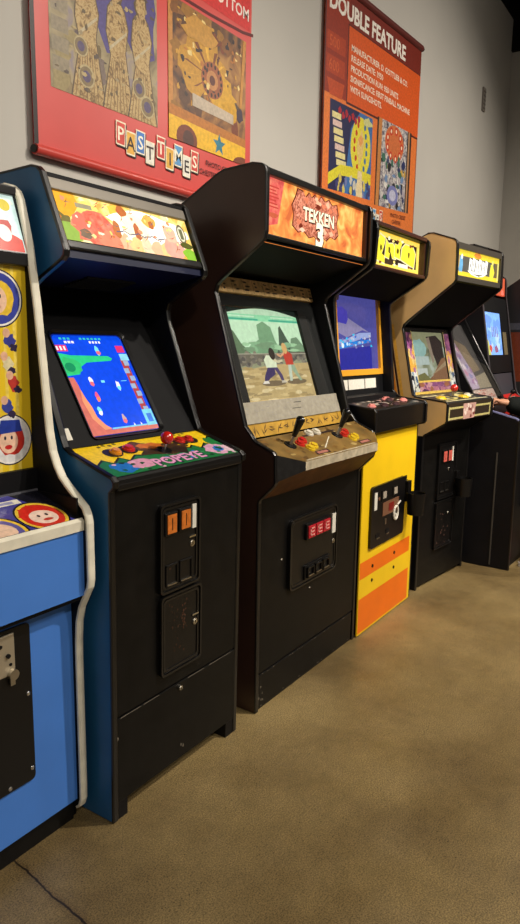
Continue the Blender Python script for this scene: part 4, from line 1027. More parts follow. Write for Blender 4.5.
A.poly([(0, .33), (.05, .34), (.07, sh), (0, sh)], em((70, 56, 66), .6))
A.build('screen_image', sr)
MB().prism([(.006, 1.725), (.186, 1.61), (.30, 1.63), (.30, 1.65), (.02, 1.742)], .018, W - .018, HOOD).build('hood_underside', D1)
mq = MB().box(.018, W - .018, .030, .05, 1.725, 1.915, em((240, 200, 70), 1.2)).build('marquee', D1)
A = Art((0, .0295, 1.74), (1, 0, 0), (0, 0, 1)); ms = 1.15; r = random.Random(31)
A.poly(rc(.02, W - .02, .0, .162), em((244, 196, 60), ms)); A.poly(rc(.03, W - .03, .008, .154), em((246, 214, 92), 1.15))
A.poly(rc(.075, W - .065, .024, .136), em((46, 36, 28), 1.0))
# outlined dripping block shapes, as on the sign
sh_ = [[(.08, .03), (.20, .02), (.20, .05), (.165, .06), (.19, .10), (.20, .13), (.14, .142), (.115, .10), (.075, .09)],
       [(.20, .05), (.25, .045), (.26, .08), (.285, .05), (.33, .05), (.31, .10), (.29, .118), (.24, .112), (.21, .128)],
       [(.31, .06), (.38, .055), (.375, .10), (.40, .13), (.37, .146), (.35, .118), (.31, .12)],
       [(.39, .055), (.56, .03), (.575, .10), (.54, .128), (.44, .132), (.40, .11)]]
for q in sh_:
    cx = sum(a for a, b in q) / len(q); cz = sum(b for a, b in q) / len(q)
    A.poly([(cx + (a - cx) * 1.08, cz + (b - cz) * 1.12) for a, b in q], em((226, 214, 170), ms)); A.poly(q, em((236, 220, 60), 1.1))
for cx, cz in ((.155, .085), (.25, .085), (.35, .09), (.49, .085)): A.poly(blob(cx, cz, .012, .014, 10, .3, r), em((90, 80, 24), 1.0))
for i in range(16): A.poly(blob(r.uniform(.08, .57), r.choice([r.uniform(.02, .04), r.uniform(.128, .14)]), .014, .006, 9, .4, r), em(r.choice([(230, 226, 190), (246, 220, 120), (70, 50, 36), (120, 60, 40)]), 1.3))
A.poly(rc(.20, .29, .018, .04), em((70, 52, 36), 1.)).poly(rc(.36, .48, .018, .036), em((240, 238, 210), 1.15))
A.build('marquee_print', mq)
MB().box(.018, W - .018, -.006, .034, 1.722, 1.738, DB, .004).box(.018, W - .018, -.008, .034, 1.904, 1.924, DB, .004).box(W - .03, W - .018, 0, .034, 1.738, 1.904, DB).build('marquee_retainer', D1)
MB().prism([(0, 1.922), (.40, 1.897), (.79, 1.695), (.79, 1.675), (.39, 1.875), (0, 1.90)], .018, W - .018, BLACK2).build('top_panel', D1)
MB().box(.018, W - .018, .76, .78, .02, 1.68, BLACK2).build('back_panel', D1)

# ------------------------------------------------------------------ cabinet 5: tan sides, turned a little to the left
W = .625
E1 = empty('arcade_cabinet', (3.633, 1.347, 0), -6.5, 'tan sided arcade cabinet with black front and red joystick beside the yellow one', 'arcade cabinet', CABS)
path = [(0, .004), (0, .885), (-.004, .897), (-.127, .974), (-.133, .985), (-.133, 1.078), (-.125, 1.086), (.06, 1.105), (.075, 1.115), (.08, 1.13), (.15, 1.45), (.157, 1.475), (.15, 1.497), (.13, 1.516), (-.127, 1.708), (-.138, 1.725), (-.134, 1.905), (-.128, 1.92), (-.11, 1.93), (.0, 1.967), (.03, 1.968), (.06, 1.955), (.33, 1.83)]
sides(E1, [(.62, 0)] + path + [(.62, 1.70)], W, WOOD, BLACK2, BTRIM, path, trim_w=.021, trim_th=.005)
A = Art((-.0004, 0, 0), (0, -1, 0), (0, 0, 1))
for o, wd, c in ((.0, .035, (236, 140, 40)), (.04, .012, (60, 30, 20)), (.055, .018, (240, 176, 70))):
    A.poly([(-.285 + o, 1.50), (-.285 + o + wd, 1.50), (-.20 + o + wd, 1.10), (-.20 + o, 1.10)], pr(c))
A.build('side_stripes', E1)
MB().box(.018, W - .018, -.001, .016, .02, .90, BLACK, .002).build('front_panel', E1)
MB().prism([(.001, .005), (.001, .893), (.6, .893), (.6, .005)], -.002, .001, BLACK2).build('lower_side_panel', E1)
MB().box(.018, W - .018, .02, .04, 0, .03, BLACK2).build('kick_plate', E1)
cb = MB().prism([(-.126, .98), (-.13, 1.08), (-.124, 1.086), (.10, 1.112), (.10, .92), (.0, .895)], .018, W - .018, BTRIM).build('control_box', E1)
A = Art((0, -.1295, .982), (1, 0, 0), Vector((0, -.004, .1)).normalized())
A.poly(rc(.02, W - .02, .0, .098), pr((50, 40, 30)))
for z0, z1 in ((.004, .020), (.062, .078)): A.poly(rc(.03, W - .03, z0 + .002, z1 - .003), pr((188, 178, 116)))
A.poly(rc(.03, .044, .004, .078), pr((188, 178, 116))).poly(rc(W - .044, W - .03, .004, .078), pr((188, 178, 116)))
r = random.Random(6)
A.poly([(.22, .0), (.37, .0), (.38, .088), (.21, .088)], pr((190, 150, 140)))
for i in range(12): A.poly(blob(r.uniform(.23, .36), r.uniform(.01, .08), .012, .012, 8, .3, r), pr(r.choice([(226, 206, 196), (120, 60, 56), (150, 110, 100), (216, 190, 180)])))
V = Vector((0, .224, .026)).normalized()
A.build('front_print', cb)
A = Art((0, -.124, 1.0865), (1, 0, 0), V)
A.poly(rc(.02, W - .02, .0, .22), pr((36, 34, 28)))
A.poly(rc(.03, W - .03, .01, .022), pr((206, 200, 150))).poly(rc(.03, .30, .15, .165), pr((196, 190, 140)))
A.poly(ell(.20, .09, .085, .055), pr((190, 176, 90))).poly(ell(.20, .09, .06, .036), pr((40, 38, 30))).poly(ell(.42, .10, .08, .05), pr((200, 186, 120)))
for i in range(22): A.poly(blob(r.uniform(.04, .58), r.uniform(.02, .2), .02, .008, 8, .4, r), pr(r.choice([(214, 206, 160), (60, 56, 44), (180, 170, 110), (110, 104, 80)])))
A.build('panel_print', cb)
Mp = Matrix(((1, 0, 0, 0), (0, V.z, V.y, -.124), (0, -V.y, V.z, 1.0865), (0, 0, 0, 1)))
joystick(cb, Mp, .30, .10, RED_B, STEEL, .05, .022)
button(cb, Mp, .13, .09, YEL_B, .024, 1.2); button(cb, Mp, .38, .07, YEL_B, .024, 1.1); button(cb, Mp, .50, .10, WHT_B, .018)
# coin door
M = planeM(0, -.001, 0, 0)
cd = frame_door(E1, M, .19, .42, .50, .83, 'coin_door', .012)
for x0 in (.235, .30):
    slot_button(cd, M, x0, x0 + .055, .715, .79, mat('pale_red_button', (206, 96, 84), .3, .6))
MB(M).box(.365, .38, -.014, -.009, .715, .80, WHITE).build('label_card', cd)
lock(cd, M, .335, .67)
ret_slot(cd, M, .225, .28, .535, .60); ret_slot(cd, M, .29, .345, .535, .60)
lo = frame_door(E1, M, .19, .42, .20, .49, 'cash_door', .012, [blob(r.uniform(.21, .40), r.uniform(.22, .46), .004, .005, 7, .4, r) for i in range(14)], pr((90, 60, 50), .7))
lock(lo, M, .36, .40)
cup_holder(E1, .43, -.068, .50, .61, .40, .655)
# bezel: printed side art, yellow frame, dim glass reflection painted as the screen image
k = .24
M = planeM(0, .088, 1.112, k); U, V = plane(0, 0, k); s = math.sqrt(1 + k * k)
H = .385
bz = opening(.018, W - .018, 0, H, (.125, .525, .075, .362), 0, .012, INNER, M).build('bezel', E1)
A = Art(M @ Vector((0, -.0005, 0)), U, V); r = random.Random(41)
for x0, x1 in ((.05, .125), (.525, .60)):
    A.clip = (x0, x1, .0, H - .03)
    A.poly(rc(x0, x1, 0, H - .03), pr((206, 176, 110)))
    A.poly(rc(x0, x1, .25, H - .03), prn('violet_side_art', [(70, 30, 80), (140, 70, 130), (190, 120, 160)], 50))
    A.poly(rc(x0, x1, .13, .25), pr((224, 170, 70)))
    A.poly(rc(x0, x1, .0, .13), prn('blue_white_side_art', [(30, 40, 60), (120, 150, 180), (226, 230, 230)], 45))
    for i in range(26): A.poly(blob(r.uniform(x0, x1), r.uniform(0, .14), .014, .02, 9, .4, r), pr(r.choice([(30, 34, 50), (226, 226, 226), (60, 90, 130), (200, 200, 190)])))
    for i in range(12): A.poly(blob(r.uniform(x0, x1), r.uniform(.13, .36), .014, .02, 9, .4, r), pr(r.choice([(176, 110, 150), (226, 196, 120), (140, 80, 130), (232, 180, 150)])))
A.clip = (.125, .525, .0, .08)
A.poly(rc(.125, .525, .0, .075), prn('purple_foot_art', [(60, 34, 66), (130, 76, 120), (196, 140, 150)], 40))
for i in range(20): A.poly(blob(r.uniform(.13, .52), r.uniform(.012, .06), .03, .014, 10, .4, r), pr(r.choice([(130, 76, 120), (170, 110, 130), (80, 46, 84), (150, 96, 70), (190, 140, 150)])))
A.clip = None
A.poly(rc(.06, .60, .0, .014), pr((222, 186, 90))).poly(rc(.12, .53, .066, .077), pr((222, 186, 90))).poly([(.119, .07), (.127, .07), (.127, .365), (.119, .365)], pr((222, 196, 120))).poly(rc(.525, .531, .07, .365), pr((222, 196, 120)))
A.build('bezel_print', bz)
sr = MB(M).box(.12, .53, .008, .03, .065, .375, em((90, 96, 80), .5)).build('screen', E1)
A = Art(M @ Vector((.11, .0075, .075)), U, V); A.clip = (0, .43, 0, .29); SB = .8
A.poly(rc(0, .43, 0, .29), emn('reflection_mottle', [(70, 74, 60), (120, 124, 96), (160, 166, 140), (196, 206, 196)], 12, .7, 4, .5))  # reflection in the glass, painted into the screen colours
A.poly(rc(0, .43, .2, .29), em((150, 150, 116), SB)).poly(blob(.10, .19, .08, .06, 14, .2, r), em((150, 186, 180), SB)).poly(rc(.02, .2, .095, .145), em((176, 190, 186), SB)).poly(rc(.0, .16, .03, .075), em((190, 196, 190), SB))
A.poly([(.20, .26), (.33, .27), (.40, .23), (.40, .10), (.30, .08), (.26, .16)], em((56, 46, 44), SB)).poly([(.20, .25), (.24, .26), (.27, .12), (.24, .1)], em((150, 134, 116), SB))
A.poly([(.14, .0), (.43, .0), (.43, .14), (.36, .13), (.22, .03)], em((136, 100, 74), SB)).poly([(.2, .03), (.42, .09), (.42, .12)], em((160, 140, 110), SB))
A.poly([(0, 0), (.2, 0), (.12, .05), (0, .03)], em((120, 116, 76), SB))
A.build('screen_image', sr)
MB(M).box(.022, W - .022, -.008, -.005, .002, H - .01, glass_mat()).build('screen_glass', E1)
MB().prism([(-.125, 1.715), (.15, 1.50), (.26, 1.50), (.26, 1.52), (-.10, 1.735)], .018, W - .018, HOOD).build('hood_underside', E1)
mq = MB().box(.018, W - .018, -.122, -.09, 1.735, 1.915, em((236, 210, 90), 1.2)).build('marquee', E1)
A = Art((0, -.1225, 1.74), (1, 0, 0), (0, 0, 1)); ms = 1.1; r = random.Random(51)
A.clip = (.03, W - .03, .01, .145)
A.poly(rc(.03, W - .03, .01, .145), em((234, 206, 60), ms))
A.poly(rc(.03, W - .03, .035, .115), em((96, 92, 84), 1.0))
A.poly(rc(.03, .10, .035, .115), em((120, 126, 130), 1.)).poly(blob(.09, .07, .025, .04, 12, .3, r), em((110, 170, 210), ms)).poly(ell(.095, .11, .012, .014), em((210, 226, 236), ms)).poly(blob(.06, .085, .01, .03, 8, .3, r), em((190, 160, 90), ms))
A.poly(blob(.50, .065, .03, .045, 12, .25, r), em((236, 220, 70), ms)).poly(ell(.505, .112, .012, .014), em((240, 220, 120), ms)).poly(rc(.575, .60, .02, .12), em((226, 214, 120), ms)).poly(rc(.545, .565, .035, .115), em((120, 100, 50), 1.))
# brushed white letter-like strokes of the unreadable logo
for i in range(6):
    cx = .205 + i * .042; t = .012 * (i % 2)
    A.poly([(cx - .02, .04 + t), (cx + .012, .036 + t), (cx + .022, .105 + t * .6), (cx - .012, .112 + t * .5)], em((252, 250, 240), 1.2))
    A.poly(blob(cx + .001, .074 + t * .8, .005, .014, 8, .3, r), em((120, 116, 110), 1.))
A.poly([(.17, .045), (.44, .05), (.38, .028), (.30, .02), (.22, .028)], em((250, 248, 236), 1.2)).poly([(.24, .032), (.38, .036), (.32, .024)], em((120, 110, 90), 1.))
A.poly(blob(.295, .132, .045, .014, 14, .2, r), em((226, 140, 60), ms))
A.clip = None
A.build('marquee_print', mq)
GR = mat('dark_grey_retainer', (60, 56, 50), .4, .5)
fr = opening(.018, W - .018, 1.722, 1.916, (.03, W - .03, 1.75, 1.885), -.135, -.121, GR, Matrix()).build('marquee_retainer', E1)
MB().prism([(-.12, 1.918), (.0, 1.96), (.05, 1.952), (.33, 1.822), (.61, 1.69), (.61, 1.67), (.04, 1.93), (0, 1.94), (-.11, 1.90)], .018, W - .018, BLACK2).build('top_panel', E1)
MB().box(.22, .40, -.135, -.09, 1.915, 1.928, BTRIM, .003).build('top_clip', E1)
MB().box(.018, W - .018, .58, .60, .02, 1.68, BLACK2).build('back_panel', E1)

# ------------------------------------------------------------------ cabinet 6: black, tinted glass, a player in front
W = .555
F1 = empty('arcade_cabinet', (4.325, 1.003, 0), -2, 'black arcade cabinet with slanted glass over pink art and painted reflection beside the tan one', 'arcade cabinet', CABS)
LAV = mat('lavender_edge_trim', (110, 112, 150), .3, .5)
path = [(0, .004), (0, .93), (.004, .945), (.02, .953), (.22, 1.002), (.258, 1.022), (.275, 1.06), (.565, 1.56), (.57, 1.59), (.56, 1.62), (.545, 1.65), (.54, 1.67), (.545, 1.80), (.555, 1.812)]
L, Rr = sides(F1, [(.84, 0)] + path + [(.84, 1.80)], W, BLACK2, BLACK2, BTRIM, path, trim_w=.021, trim_th=.005)
MB().strip([(.004, .944), (.02, .9545), (.21, 1.001)], .009, .022, .008, LAV).build('edge_trim', L)
MB().box(-.004, .0, .112, .120, .02, .74, mat('grey_bead', (66, 62, 56), .5)).build('bead_strip', L)
MB().box(.018, W - .018, .004, .02, .05, .92, BLACK2, .002).build('front_panel', F1)
MB().box(.018, W - .018, .02, .04, 0, .05, BLACK2).build('kick_plate', F1)
cp = MB().prism([(.006, .90), (.006, .932), (.018, .944), (.262, 1.012), (.262, .96)], .018, W - .018, PLAST).build('control_panel', F1)
V = Vector((0, .244, .067)).normalized()
Mp = Matrix(((1, 0, 0, 0), (0, V.z, V.y, .018), (0, -V.y, V.z, .9447), (0, 0, 0, 1)))
joystick(cp, Mp, .40, .11, RED_B, STEEL); button(cp, Mp, .14, .10, RED); button(cp, Mp, .20, .10, WHT_B)
cdF = frame_door(F1, planeM(0, .003, 0, 0), .18, .42, .38, .72, 'coin_door', .012)
for x0 in (.23, .30): slot_button(cdF, planeM(0, .003, 0, 0), x0, x0 + .055, .60, .67, RED)
k = .595
M = planeM(0, .30, 1.04, k); U, V = plane(0, 0, k); s = math.sqrt(1 + k * k)
H = .57
bz = MB(M).box(.018, W - .018, .0, .012, 0, H, mat('grey_bezel_board', (70, 66, 66), .5)).build('bezel', F1)
A = Art(M @ Vector((0, -.0005, 0)), U, V); r = random.Random(61); A.clip = (.02, W - .02, 0, H)
A.poly(rc(.02, W - .02, .0, .075), pr((196, 170, 160)))
for i in range(40): A.poly(blob(r.uniform(.03, .53), r.uniform(.01, .07), .02, .004, 8, .4, r), pr(r.choice([(206, 110, 96), (220, 206, 196), (170, 90, 84)])))
A.poly([(.28, .085), (W - .02, .085), (W - .02, .20), (.30, .17)], pr((150, 140, 122)))
A.poly([(.02, .08), (.28, .085), (.30, .18), (.22, .46), (.02, .54)], pr((176, 160, 186)))  # purple reflection of the glass painted onto the board
A.clip = (.02, .30, .085, .5)
for i in range(44): A.poly(blob(r.uniform(.03, .28), r.uniform(.09, .48), .026, .02, 10, .5, r), pr(r.choice([(206, 196, 214), (150, 110, 160), (190, 130, 160), (130, 126, 176), (222, 214, 220), (170, 150, 190)])))
A.clip = (.02, W - .02, 0, H)
A.poly([(.30, .20), (.46, .22), (.40, .40), (.22, .46)], pr((128, 112, 92)))
A.build('bezel_print', bz)
MB(M).box(.02, W - .02, -.032, -.028, .0, H - .01, glass_mat()).build('screen_glass', F1)
MB().prism([(.55, 1.66), (.575, 1.60), (.68, 1.60), (.68, 1.62), (.56, 1.68)], .018, W - .018, HOOD).build('hood_underside', F1)
mq = MB().box(.018, W - .018, .553, .575, 1.675, 1.80, em((200, 60, 50), .8)).build('marquee', F1)
MB().box(.018, W - .018, .55, .82, 1.795, 1.81, BLACK2).build('top_panel', F1)
MB().box(.018, W - .018, .80, .82, .02, 1.795, BLACK2).build('back_panel', F1)

# ------------------------------------------------------------------ cabinet 7: lit blue tube
W = .665
G1 = empty('arcade_cabinet', (4.92, 1.2, 0), 0, 'black arcade cabinet with a glowing light blue screen and red control panel', 'arcade cabinet', CABS)
path = [(0, .004), (0, .94), (.006, .96), (.10, 1.01), (.125, 1.035), (.14, 1.07), (.262, 1.77), (.268, 1.87), (.274, 1.898), (.29, 1.912), (.32, 1.916)]
sides(G1, [(.80, 0)] + path + [(.80, 1.89)], W, BLACK2, BLACK2, mat('grey_edge_trim', (70, 66, 70), .35), path, trim_w=.021, trim_th=.005)
MB().box(.018, W - .018, .004, .02, .03, .94, BLACK2, .002).build('front_panel', G1)
cp = MB().prism([(.01, .94), (.012, .962), (.16, 1.045), (.16, .98)], .018, W - .018, mat('red_panel_print', (206, 42, 36), .3, .5)).build('control_panel', G1)
V = Vector((0, .148, .083)).normalized()
Mp = Matrix(((1, 0, 0, 0), (0, V.z, V.y, .012), (0, -V.y, V.z, .9625), (0, 0, 0, 1)))
for x in (.12, .36, .46): button(cp, Mp, x, .09, WHT_B, .02)
joystick(cp, Mp, .24, .09, PLAST, STEEL)
MB(planeM(0, .145, 1.03, .2)).box(.018, W - .018, 0, .01, 0, .165, mat('grey_shelf', (64, 64, 72), .4, .4)).build('shelf_panel', G1)
k = .165
M = planeM(0, .172, 1.20, k); U, V = plane(0, 0, k)
bz = opening(.018, W - .018, .0, .55, (.035, .44, .13, .435), 0, .012, INNER, M).build('bezel', G1)
A = Art(M @ Vector((0, -.0004, 0)), U, V)
A.poly(rc(.47, .57, .13, .30), pr((120, 110, 84)))
for i in range(5): A.poly(rc(.022, .045, .15 + i * .06, .153 + i * .06), pr((90, 110, 170)))
A.build('bezel_print', bz)
sr = MB(M).box(.03, .445, .004, .03, .125, .44, em((120, 160, 236), 1.0)).build('screen', G1)
A = Art(M @ Vector((.036, .0035, .13)), U, V); A.clip = (0, .4, 0, .31); r = random.Random(71)
A.poly(rc(0, .4, 0, .31), em((126, 172, 244), 1.3))
for i in range(22): A.poly(blob(r.uniform(.02, .38), r.uniform(.02, .29), .05, .03, 12, .4, r), em(r.choice([(150, 190, 246), (110, 150, 240), (170, 200, 250), (130, 180, 250)]), 1.3))
for i in range(4): A.poly([(.16 + i * .045, .13), (.175 + i * .045, .13), (.17 + i * .045, .21), (.16 + i * .045, .2)], em((130, 60, 90), 1.))
A.poly([(0, 0), (.10, 0), (.06, .10), (0, .12)], em((200, 200, 110), 1.1)).poly(blob(.10, .05, .03, .03, 10, .4, r), em((200, 90, 80), 1.1)).poly(blob(.24, .04, .04, .03, 10, .4, r), em((150, 100, 130), 1.1))
A.build('screen_image', sr)
k = .06
M = planeM(0, .267, 1.768, k); U, V = plane(0, 0, k)
mq = MB(M).box(.018, W - .018, .004, .02, 0, .132, em((214, 90, 60), 1.0)).build('marquee', G1)
A = Art(M @ Vector((0, .0035, 0)), U, V); r = random.Random(81); A.clip = (.02, W - .02, .004, .13)
A.poly(rc(.02, W - .02, .004, .13), em((214, 96, 64), 1.1))
for i in range(26): A.poly(blob(r.uniform(.04, .6), r.uniform(.01, .14), .04, .025, 11, .4, r), em(r.choice([(236, 120, 100), (220, 80, 50), (240, 170, 140), (200, 70, 50), (190, 130, 70)]), 1.2))
A.build('marquee_print', mq)
MB().box(.018, W - .018, 0.285, .79, 1.89, 1.912, BLACK2).build('top_panel', G1)
MB().box(.018, W - .018, 0.76, .78, .02, 1.89, BLACK2).build('back_panel', G1)

# ------------------------------------------------------------------ cabinet 8: dark side at the frame edge
W = .66
H1 = empty('arcade_cabinet', (5.66, 1.21, 0), 0, 'dark arcade cabinet with sloped top at the right edge of the picture', 'arcade cabinet', CABS)
path = [(0, .004), (0, 1.97), (.006, 1.99), (.025, 2.0), (.05, 1.99), (.26, 1.845), (.60, 1.61)]
CHAR = mat('charcoal_side', (50, 50, 52), .5, .4)
L, Rr = sides(H1, [(.80, 0)] + path + [(.80, 1.55)], W, CHAR, CHAR, BTRIM, path, trim_w=.021, trim_th=.005)
A = Art((-.0004, 0, 0), (0, -1, 0), (0, 0, 1))
A.poly([(-.6, 1.52), (-.01, 1.52), (-.01, 1.57), (-.6, 1.57)], pr((96, 98, 108)))
A.poly([(-.6, 1.12), (-.01, 1.12), (-.01, 1.50), (-.6, 1.50)], pr((138, 66, 40)))
A.build('side_print', L)
MB().box(.018, W - .018, .004, .02, .03, .93, BLACK2, .002).build('front_panel', H1)
cp = MB().prism([(.01, .93), (.012, .95), (.16, 1.035), (.16, .98)], .018, W - .018, PLAST).build('control_panel', H1)
V = Vector((0, .148, .085)).normalized()
Mp = Matrix(((1, 0, 0, 0), (0, V.z, V.y, .012), (0, -V.y, V.z, .9505), (0, 0, 0, 1)))
joystick(cp, Mp, .25, .09, RED_B, STEEL); button(cp, Mp, .42, .09, RED)
M = planeM(0, .2, 1.05, .22)
bz = opening(.018, W - .018, .0, .53, (.12, .54, .09, .40), 0, .012, INNER, M).build('bezel', H1)
MB(M).box(.12, .54, .004, .03, .09, .40, em((60, 80, 140), .7)).build('screen', H1)
MB().box(.018, W - .018, .012, .03, 1.75, 1.99, em((200, 150, 70), .9)).build('marquee', H1)
MB().prism([(.03, 1.99), (.05, 1.98), (.26, 1.835), (.60, 1.60), (.79, 1.54), (.79, 1.52), (.58, 1.585), (.04, 1.96)], .018, W - .018, BLACK2).build('top_panel', H1)
MB().prism([(.02, 1.735), (.265, 1.59), (.33, 1.59), (.33, 1.61), (.03, 1.75)], .018, W - .018, HOOD).build('hood_underside', H1)
MB().box(.018, W - .018, .76, .78, .02, 1.54, BLACK2).build('back_panel', H1)

# ------------------------------------------------------------------ the player at cabinet 6 (mostly out of frame)
SKIN = mat('skin', (206, 150, 118), .5, .4, var=.06, vscale=10)
JACK = mat('dark_jacket_cloth', (22, 26, 24), .85, .2, var=.3, vscale=14, bump=.2, bscale=30)
TROU = mat('brown_trousers', (62, 50, 40), .85, .2, var=.25, vscale=12, bump=.15, bscale=40)
def skin_mesh(chains, levels=2):
    """chains: list of (points, radii, attach) ; attach = (chain, index) shares that vertex"""
    vs = []; es = []; rr = []; ref = {}
    for ci, (pts, rad, att) in enumerate(chains):
        prev = None
        for i, (p, q) in enumerate(zip(pts, rad)):
            if i == 0 and att is not None: prev = ref[att]; continue
            vs.append(Vector(p)); rr.append(q); ref[(ci, i)] = len(vs) - 1
            if prev is not None: es.append((prev, len(vs) - 1))
            prev = len(vs) - 1
    me = bpy.data.meshes.new('figure'); me.from_pydata([tuple(v) for v in vs], es, [])
    o = bpy.data.objects.new('figure', me); C.objects.link(o)
    md = o.modifiers.new('s', 'SKIN'); md.use_smooth_shade = True
    md.branch_smoothing = .4
    if not me.skin_vertices: me.attributes  # layer is made with the modifier below
    bpy.context.view_layer.objects.active = o
    if len(me.skin_vertices) == 0:
        bm = bmesh.new(); bm.from_mesh(me); bm.verts.layers.skin.verify(); bm.to_mesh(me); bm.free()
    lay = me.skin_vertices[0].data
    roots = set()
    for i, q in enumerate(rr):
        lay[i].radius = (q, q) if isinstance(q, (int, float)) else q
        lay[i].use_root = (i == 0)
    sd = o.modifiers.new('d', 'SUBSURF'); sd.levels = levels; sd.render_levels = levels
    bpy.context.view_layer.update()
    dg = bpy.context.evaluated_depsgraph_get()
    out = bpy.data.meshes.new_from_object(o.evaluated_get(dg))
    bpy.data.objects.remove(o)
    for p in out.polygons: p.use_smooth = True
    return out
def hang(me, name, m, parent):
    me.materials.clear(); me.materials.append(m)
    o = bpy.data.objects.new(name, me); me.name = name; C.objects.link(o); o.parent = parent
    return o
PX, PY = 4.80, .70
P1 = empty('person', (PX, PY, 0), 0, 'person in a dark jacket reaching for a black cabinet with slanted glass', 'person')
def L_(p): return (p[0] - PX, p[1] - PY, p[2])
wristL = L_((4.475, 1.105, 1.035)); elbL = L_((4.62, .84, .955)); shL = L_((4.61, .70, 1.40))
wristR = (.13, .25, 1.01); elbR = (.26, .02, 1.06); shR = (.19, 0, 1.40)
ankL = L_((4.50, .782, .09)); ankR = (.12, .02, .09)
body = [
    ([(0, .0, .92), (0, .0, 1.05), (0, .0, 1.20), (0, .0, 1.36), (0, .005, 1.45), (0, .02, 1.51), (0, .04, 1.60), (0, .045, 1.69)], [(.13, .09), (.11, .085), (.115, .085), (.10, .07), (.058, .058), (.054, .054), (.075, .09), (.065, .08)], None),
    ([(0, 0, 1.36), shL, elbL, wristL], [0, .05, .041, .03], (0, 3)),
    ([(0, 0, 1.36), shR, elbR, wristR], [0, .05, .041, .03], (0, 3)),
    ([(0, 0, .92), (-.10, .01, .86), (ankL[0] + .01, .06, .48), (ankL[0], ankL[1] - .02, .10)], [0, .092, .06, .042], (0, 0)),
    ([(0, 0, .92), (.10, .0, .86), (.115, .03, .48), ankR], [0, .092, .06, .042], (0, 0)),
]
bme = skin_mesh(body)
# hands with five fingers, added to the same body mesh
def hand(w, d, side, tgt):
    w = Vector(w); d = Vector(d).normalized(); up = Vector((0, 0, 1)); lat = d.cross(up).normalized() * side   # lat points to the thumb side
    pts = []
    pc = [([w - d * .02, w + d * .03 + up * .006, w + d * .075 + up * .008], [(.028, .024), (.038, .024), (.038, .020)], None)]
    meshes = [skin_mesh(pc)]
    for i, (off, ln, sp) in enumerate(((.026, .070, .12), (.009, .080, .03), (-.009, .075, -.05), (-.025, .058, -.14))):
        b = w + d * .068 + lat * off + up * .008
        dd = (d + lat * sp).normalized()
        ch = [b - d * .02, b + dd * ln * .36 + up * .012, b + dd * ln * .66 - up * .012, b + dd * ln * .58 - up * .044]
        meshes.append(skin_mesh([(ch, [.0112, .0108, .0100, .0086], None)]))
    b = w + d * .025 + lat * .026
    ch = [b, b + lat * .022 + d * .022 - up * .004, b + lat * .034 + d * .048 - up * .012, b + lat * .030 + d * .066 - up * .02]
    meshes.append(skin_mesh([(ch, [.0145, .0125, .0105, .0085], None)]))
    return meshes
parts = [bme] + hand(wristL, Vector((-.03, .09, .004)), 1, None) + hand(wristR, Vector((-.02, .09, -.004)), -1, None)
bm = bmesh.new()
for q in parts: bm.from_mesh(q)
# face on the +y side of the head: nose, ears
def lump(c, sx, sy, sz):
    t = bmesh.ops.create_uvsphere(bm, u_segments=12, v_segments=8, radius=1)
    for v in t['verts']: v.co = Vector((c[0] + v.co.x * sx, c[1] + v.co.y * sy, c[2] + v.co.z * sz))
lump((0, .128, 1.635), .014, .022, .022); lump((-.078, .04, 1.645), .012, .02, .032); lump((.078, .04, 1.645), .012, .02, .032); lump((0, .07, 1.57), .04, .045, .03)
me = bpy.data.meshes.new('body'); bm.to_mesh(me); bm.free()
for p in me.polygons: p.use_smooth = True
hang(me, 'body', SKIN, P1)
jk = skin_mesh([
    ([(0, 0, .80), (0, 0, .92), (0, .0, 1.06), (0, .0, 1.20), (0, 0, 1.34), (0, 0, 1.42), (0, .003, 1.48)], [(.19, .145), (.185, .14), (.175, .135), (.18, .138), (.175, .13), (.13, .105), (.078, .078)], None),
    ([(0, 0, 1.34), shL, elbL, tuple(Vector(elbL).lerp(Vector(wristL), .5)), tuple(Vector(elbL).lerp(Vector(wristL), 1.08))], [0, .088, .076, .068, .056], (0, 4)),
    ([(0, 0, 1.34), shR, elbR, tuple(Vector(elbR).lerp(Vector(wristR), .93))], [0, .088, .07, .05], (0, 4))])
hang(jk, 'jacket', JACK, P1)
tr = skin_mesh([
    ([(0, 0, .98), (0, 0, .90)], [(.165, .12), (.16, .12)], None),
    ([(0, 0, .90), (-.10, .01, .82), (ankL[0] + .01, .06, .48), (ankL[0], ankL[1] - .02, .13)], [0, .11, .085, .07], (0, 1)),
    ([(0, 0, .90), (.10, .0, .82), (.115, .03, .48), (ankR[0], ankR[1], .13)], [0, .11, .085, .07], (0, 1))])
hang(tr, 'trousers', TROU, P1)
hr = MB().ball((0, .03, 1.70), .1, mat('brown_hair', (52, 36, 26), .6, .4, var=.3, vscale=40), (.86, 1.02, .82)).ball((0, -.015, 1.66), .085, MC['brown_hair'], (.95, .8, 1.05)).build('hair', P1)
for sx in (-.03, .03):
    e = MB().ball((sx, .112, 1.655), .013, mat('eye_white', (226, 220, 214), .2)).ball((sx, .121, 1.655), .006, mat('eye_dark', (40, 28, 20), .2)).build('eye', P1)
MB().ball((0, .118, 1.598), .02, mat('lips', (168, 92, 82), .5), (1, .35, .32)).build('mouth', P1)
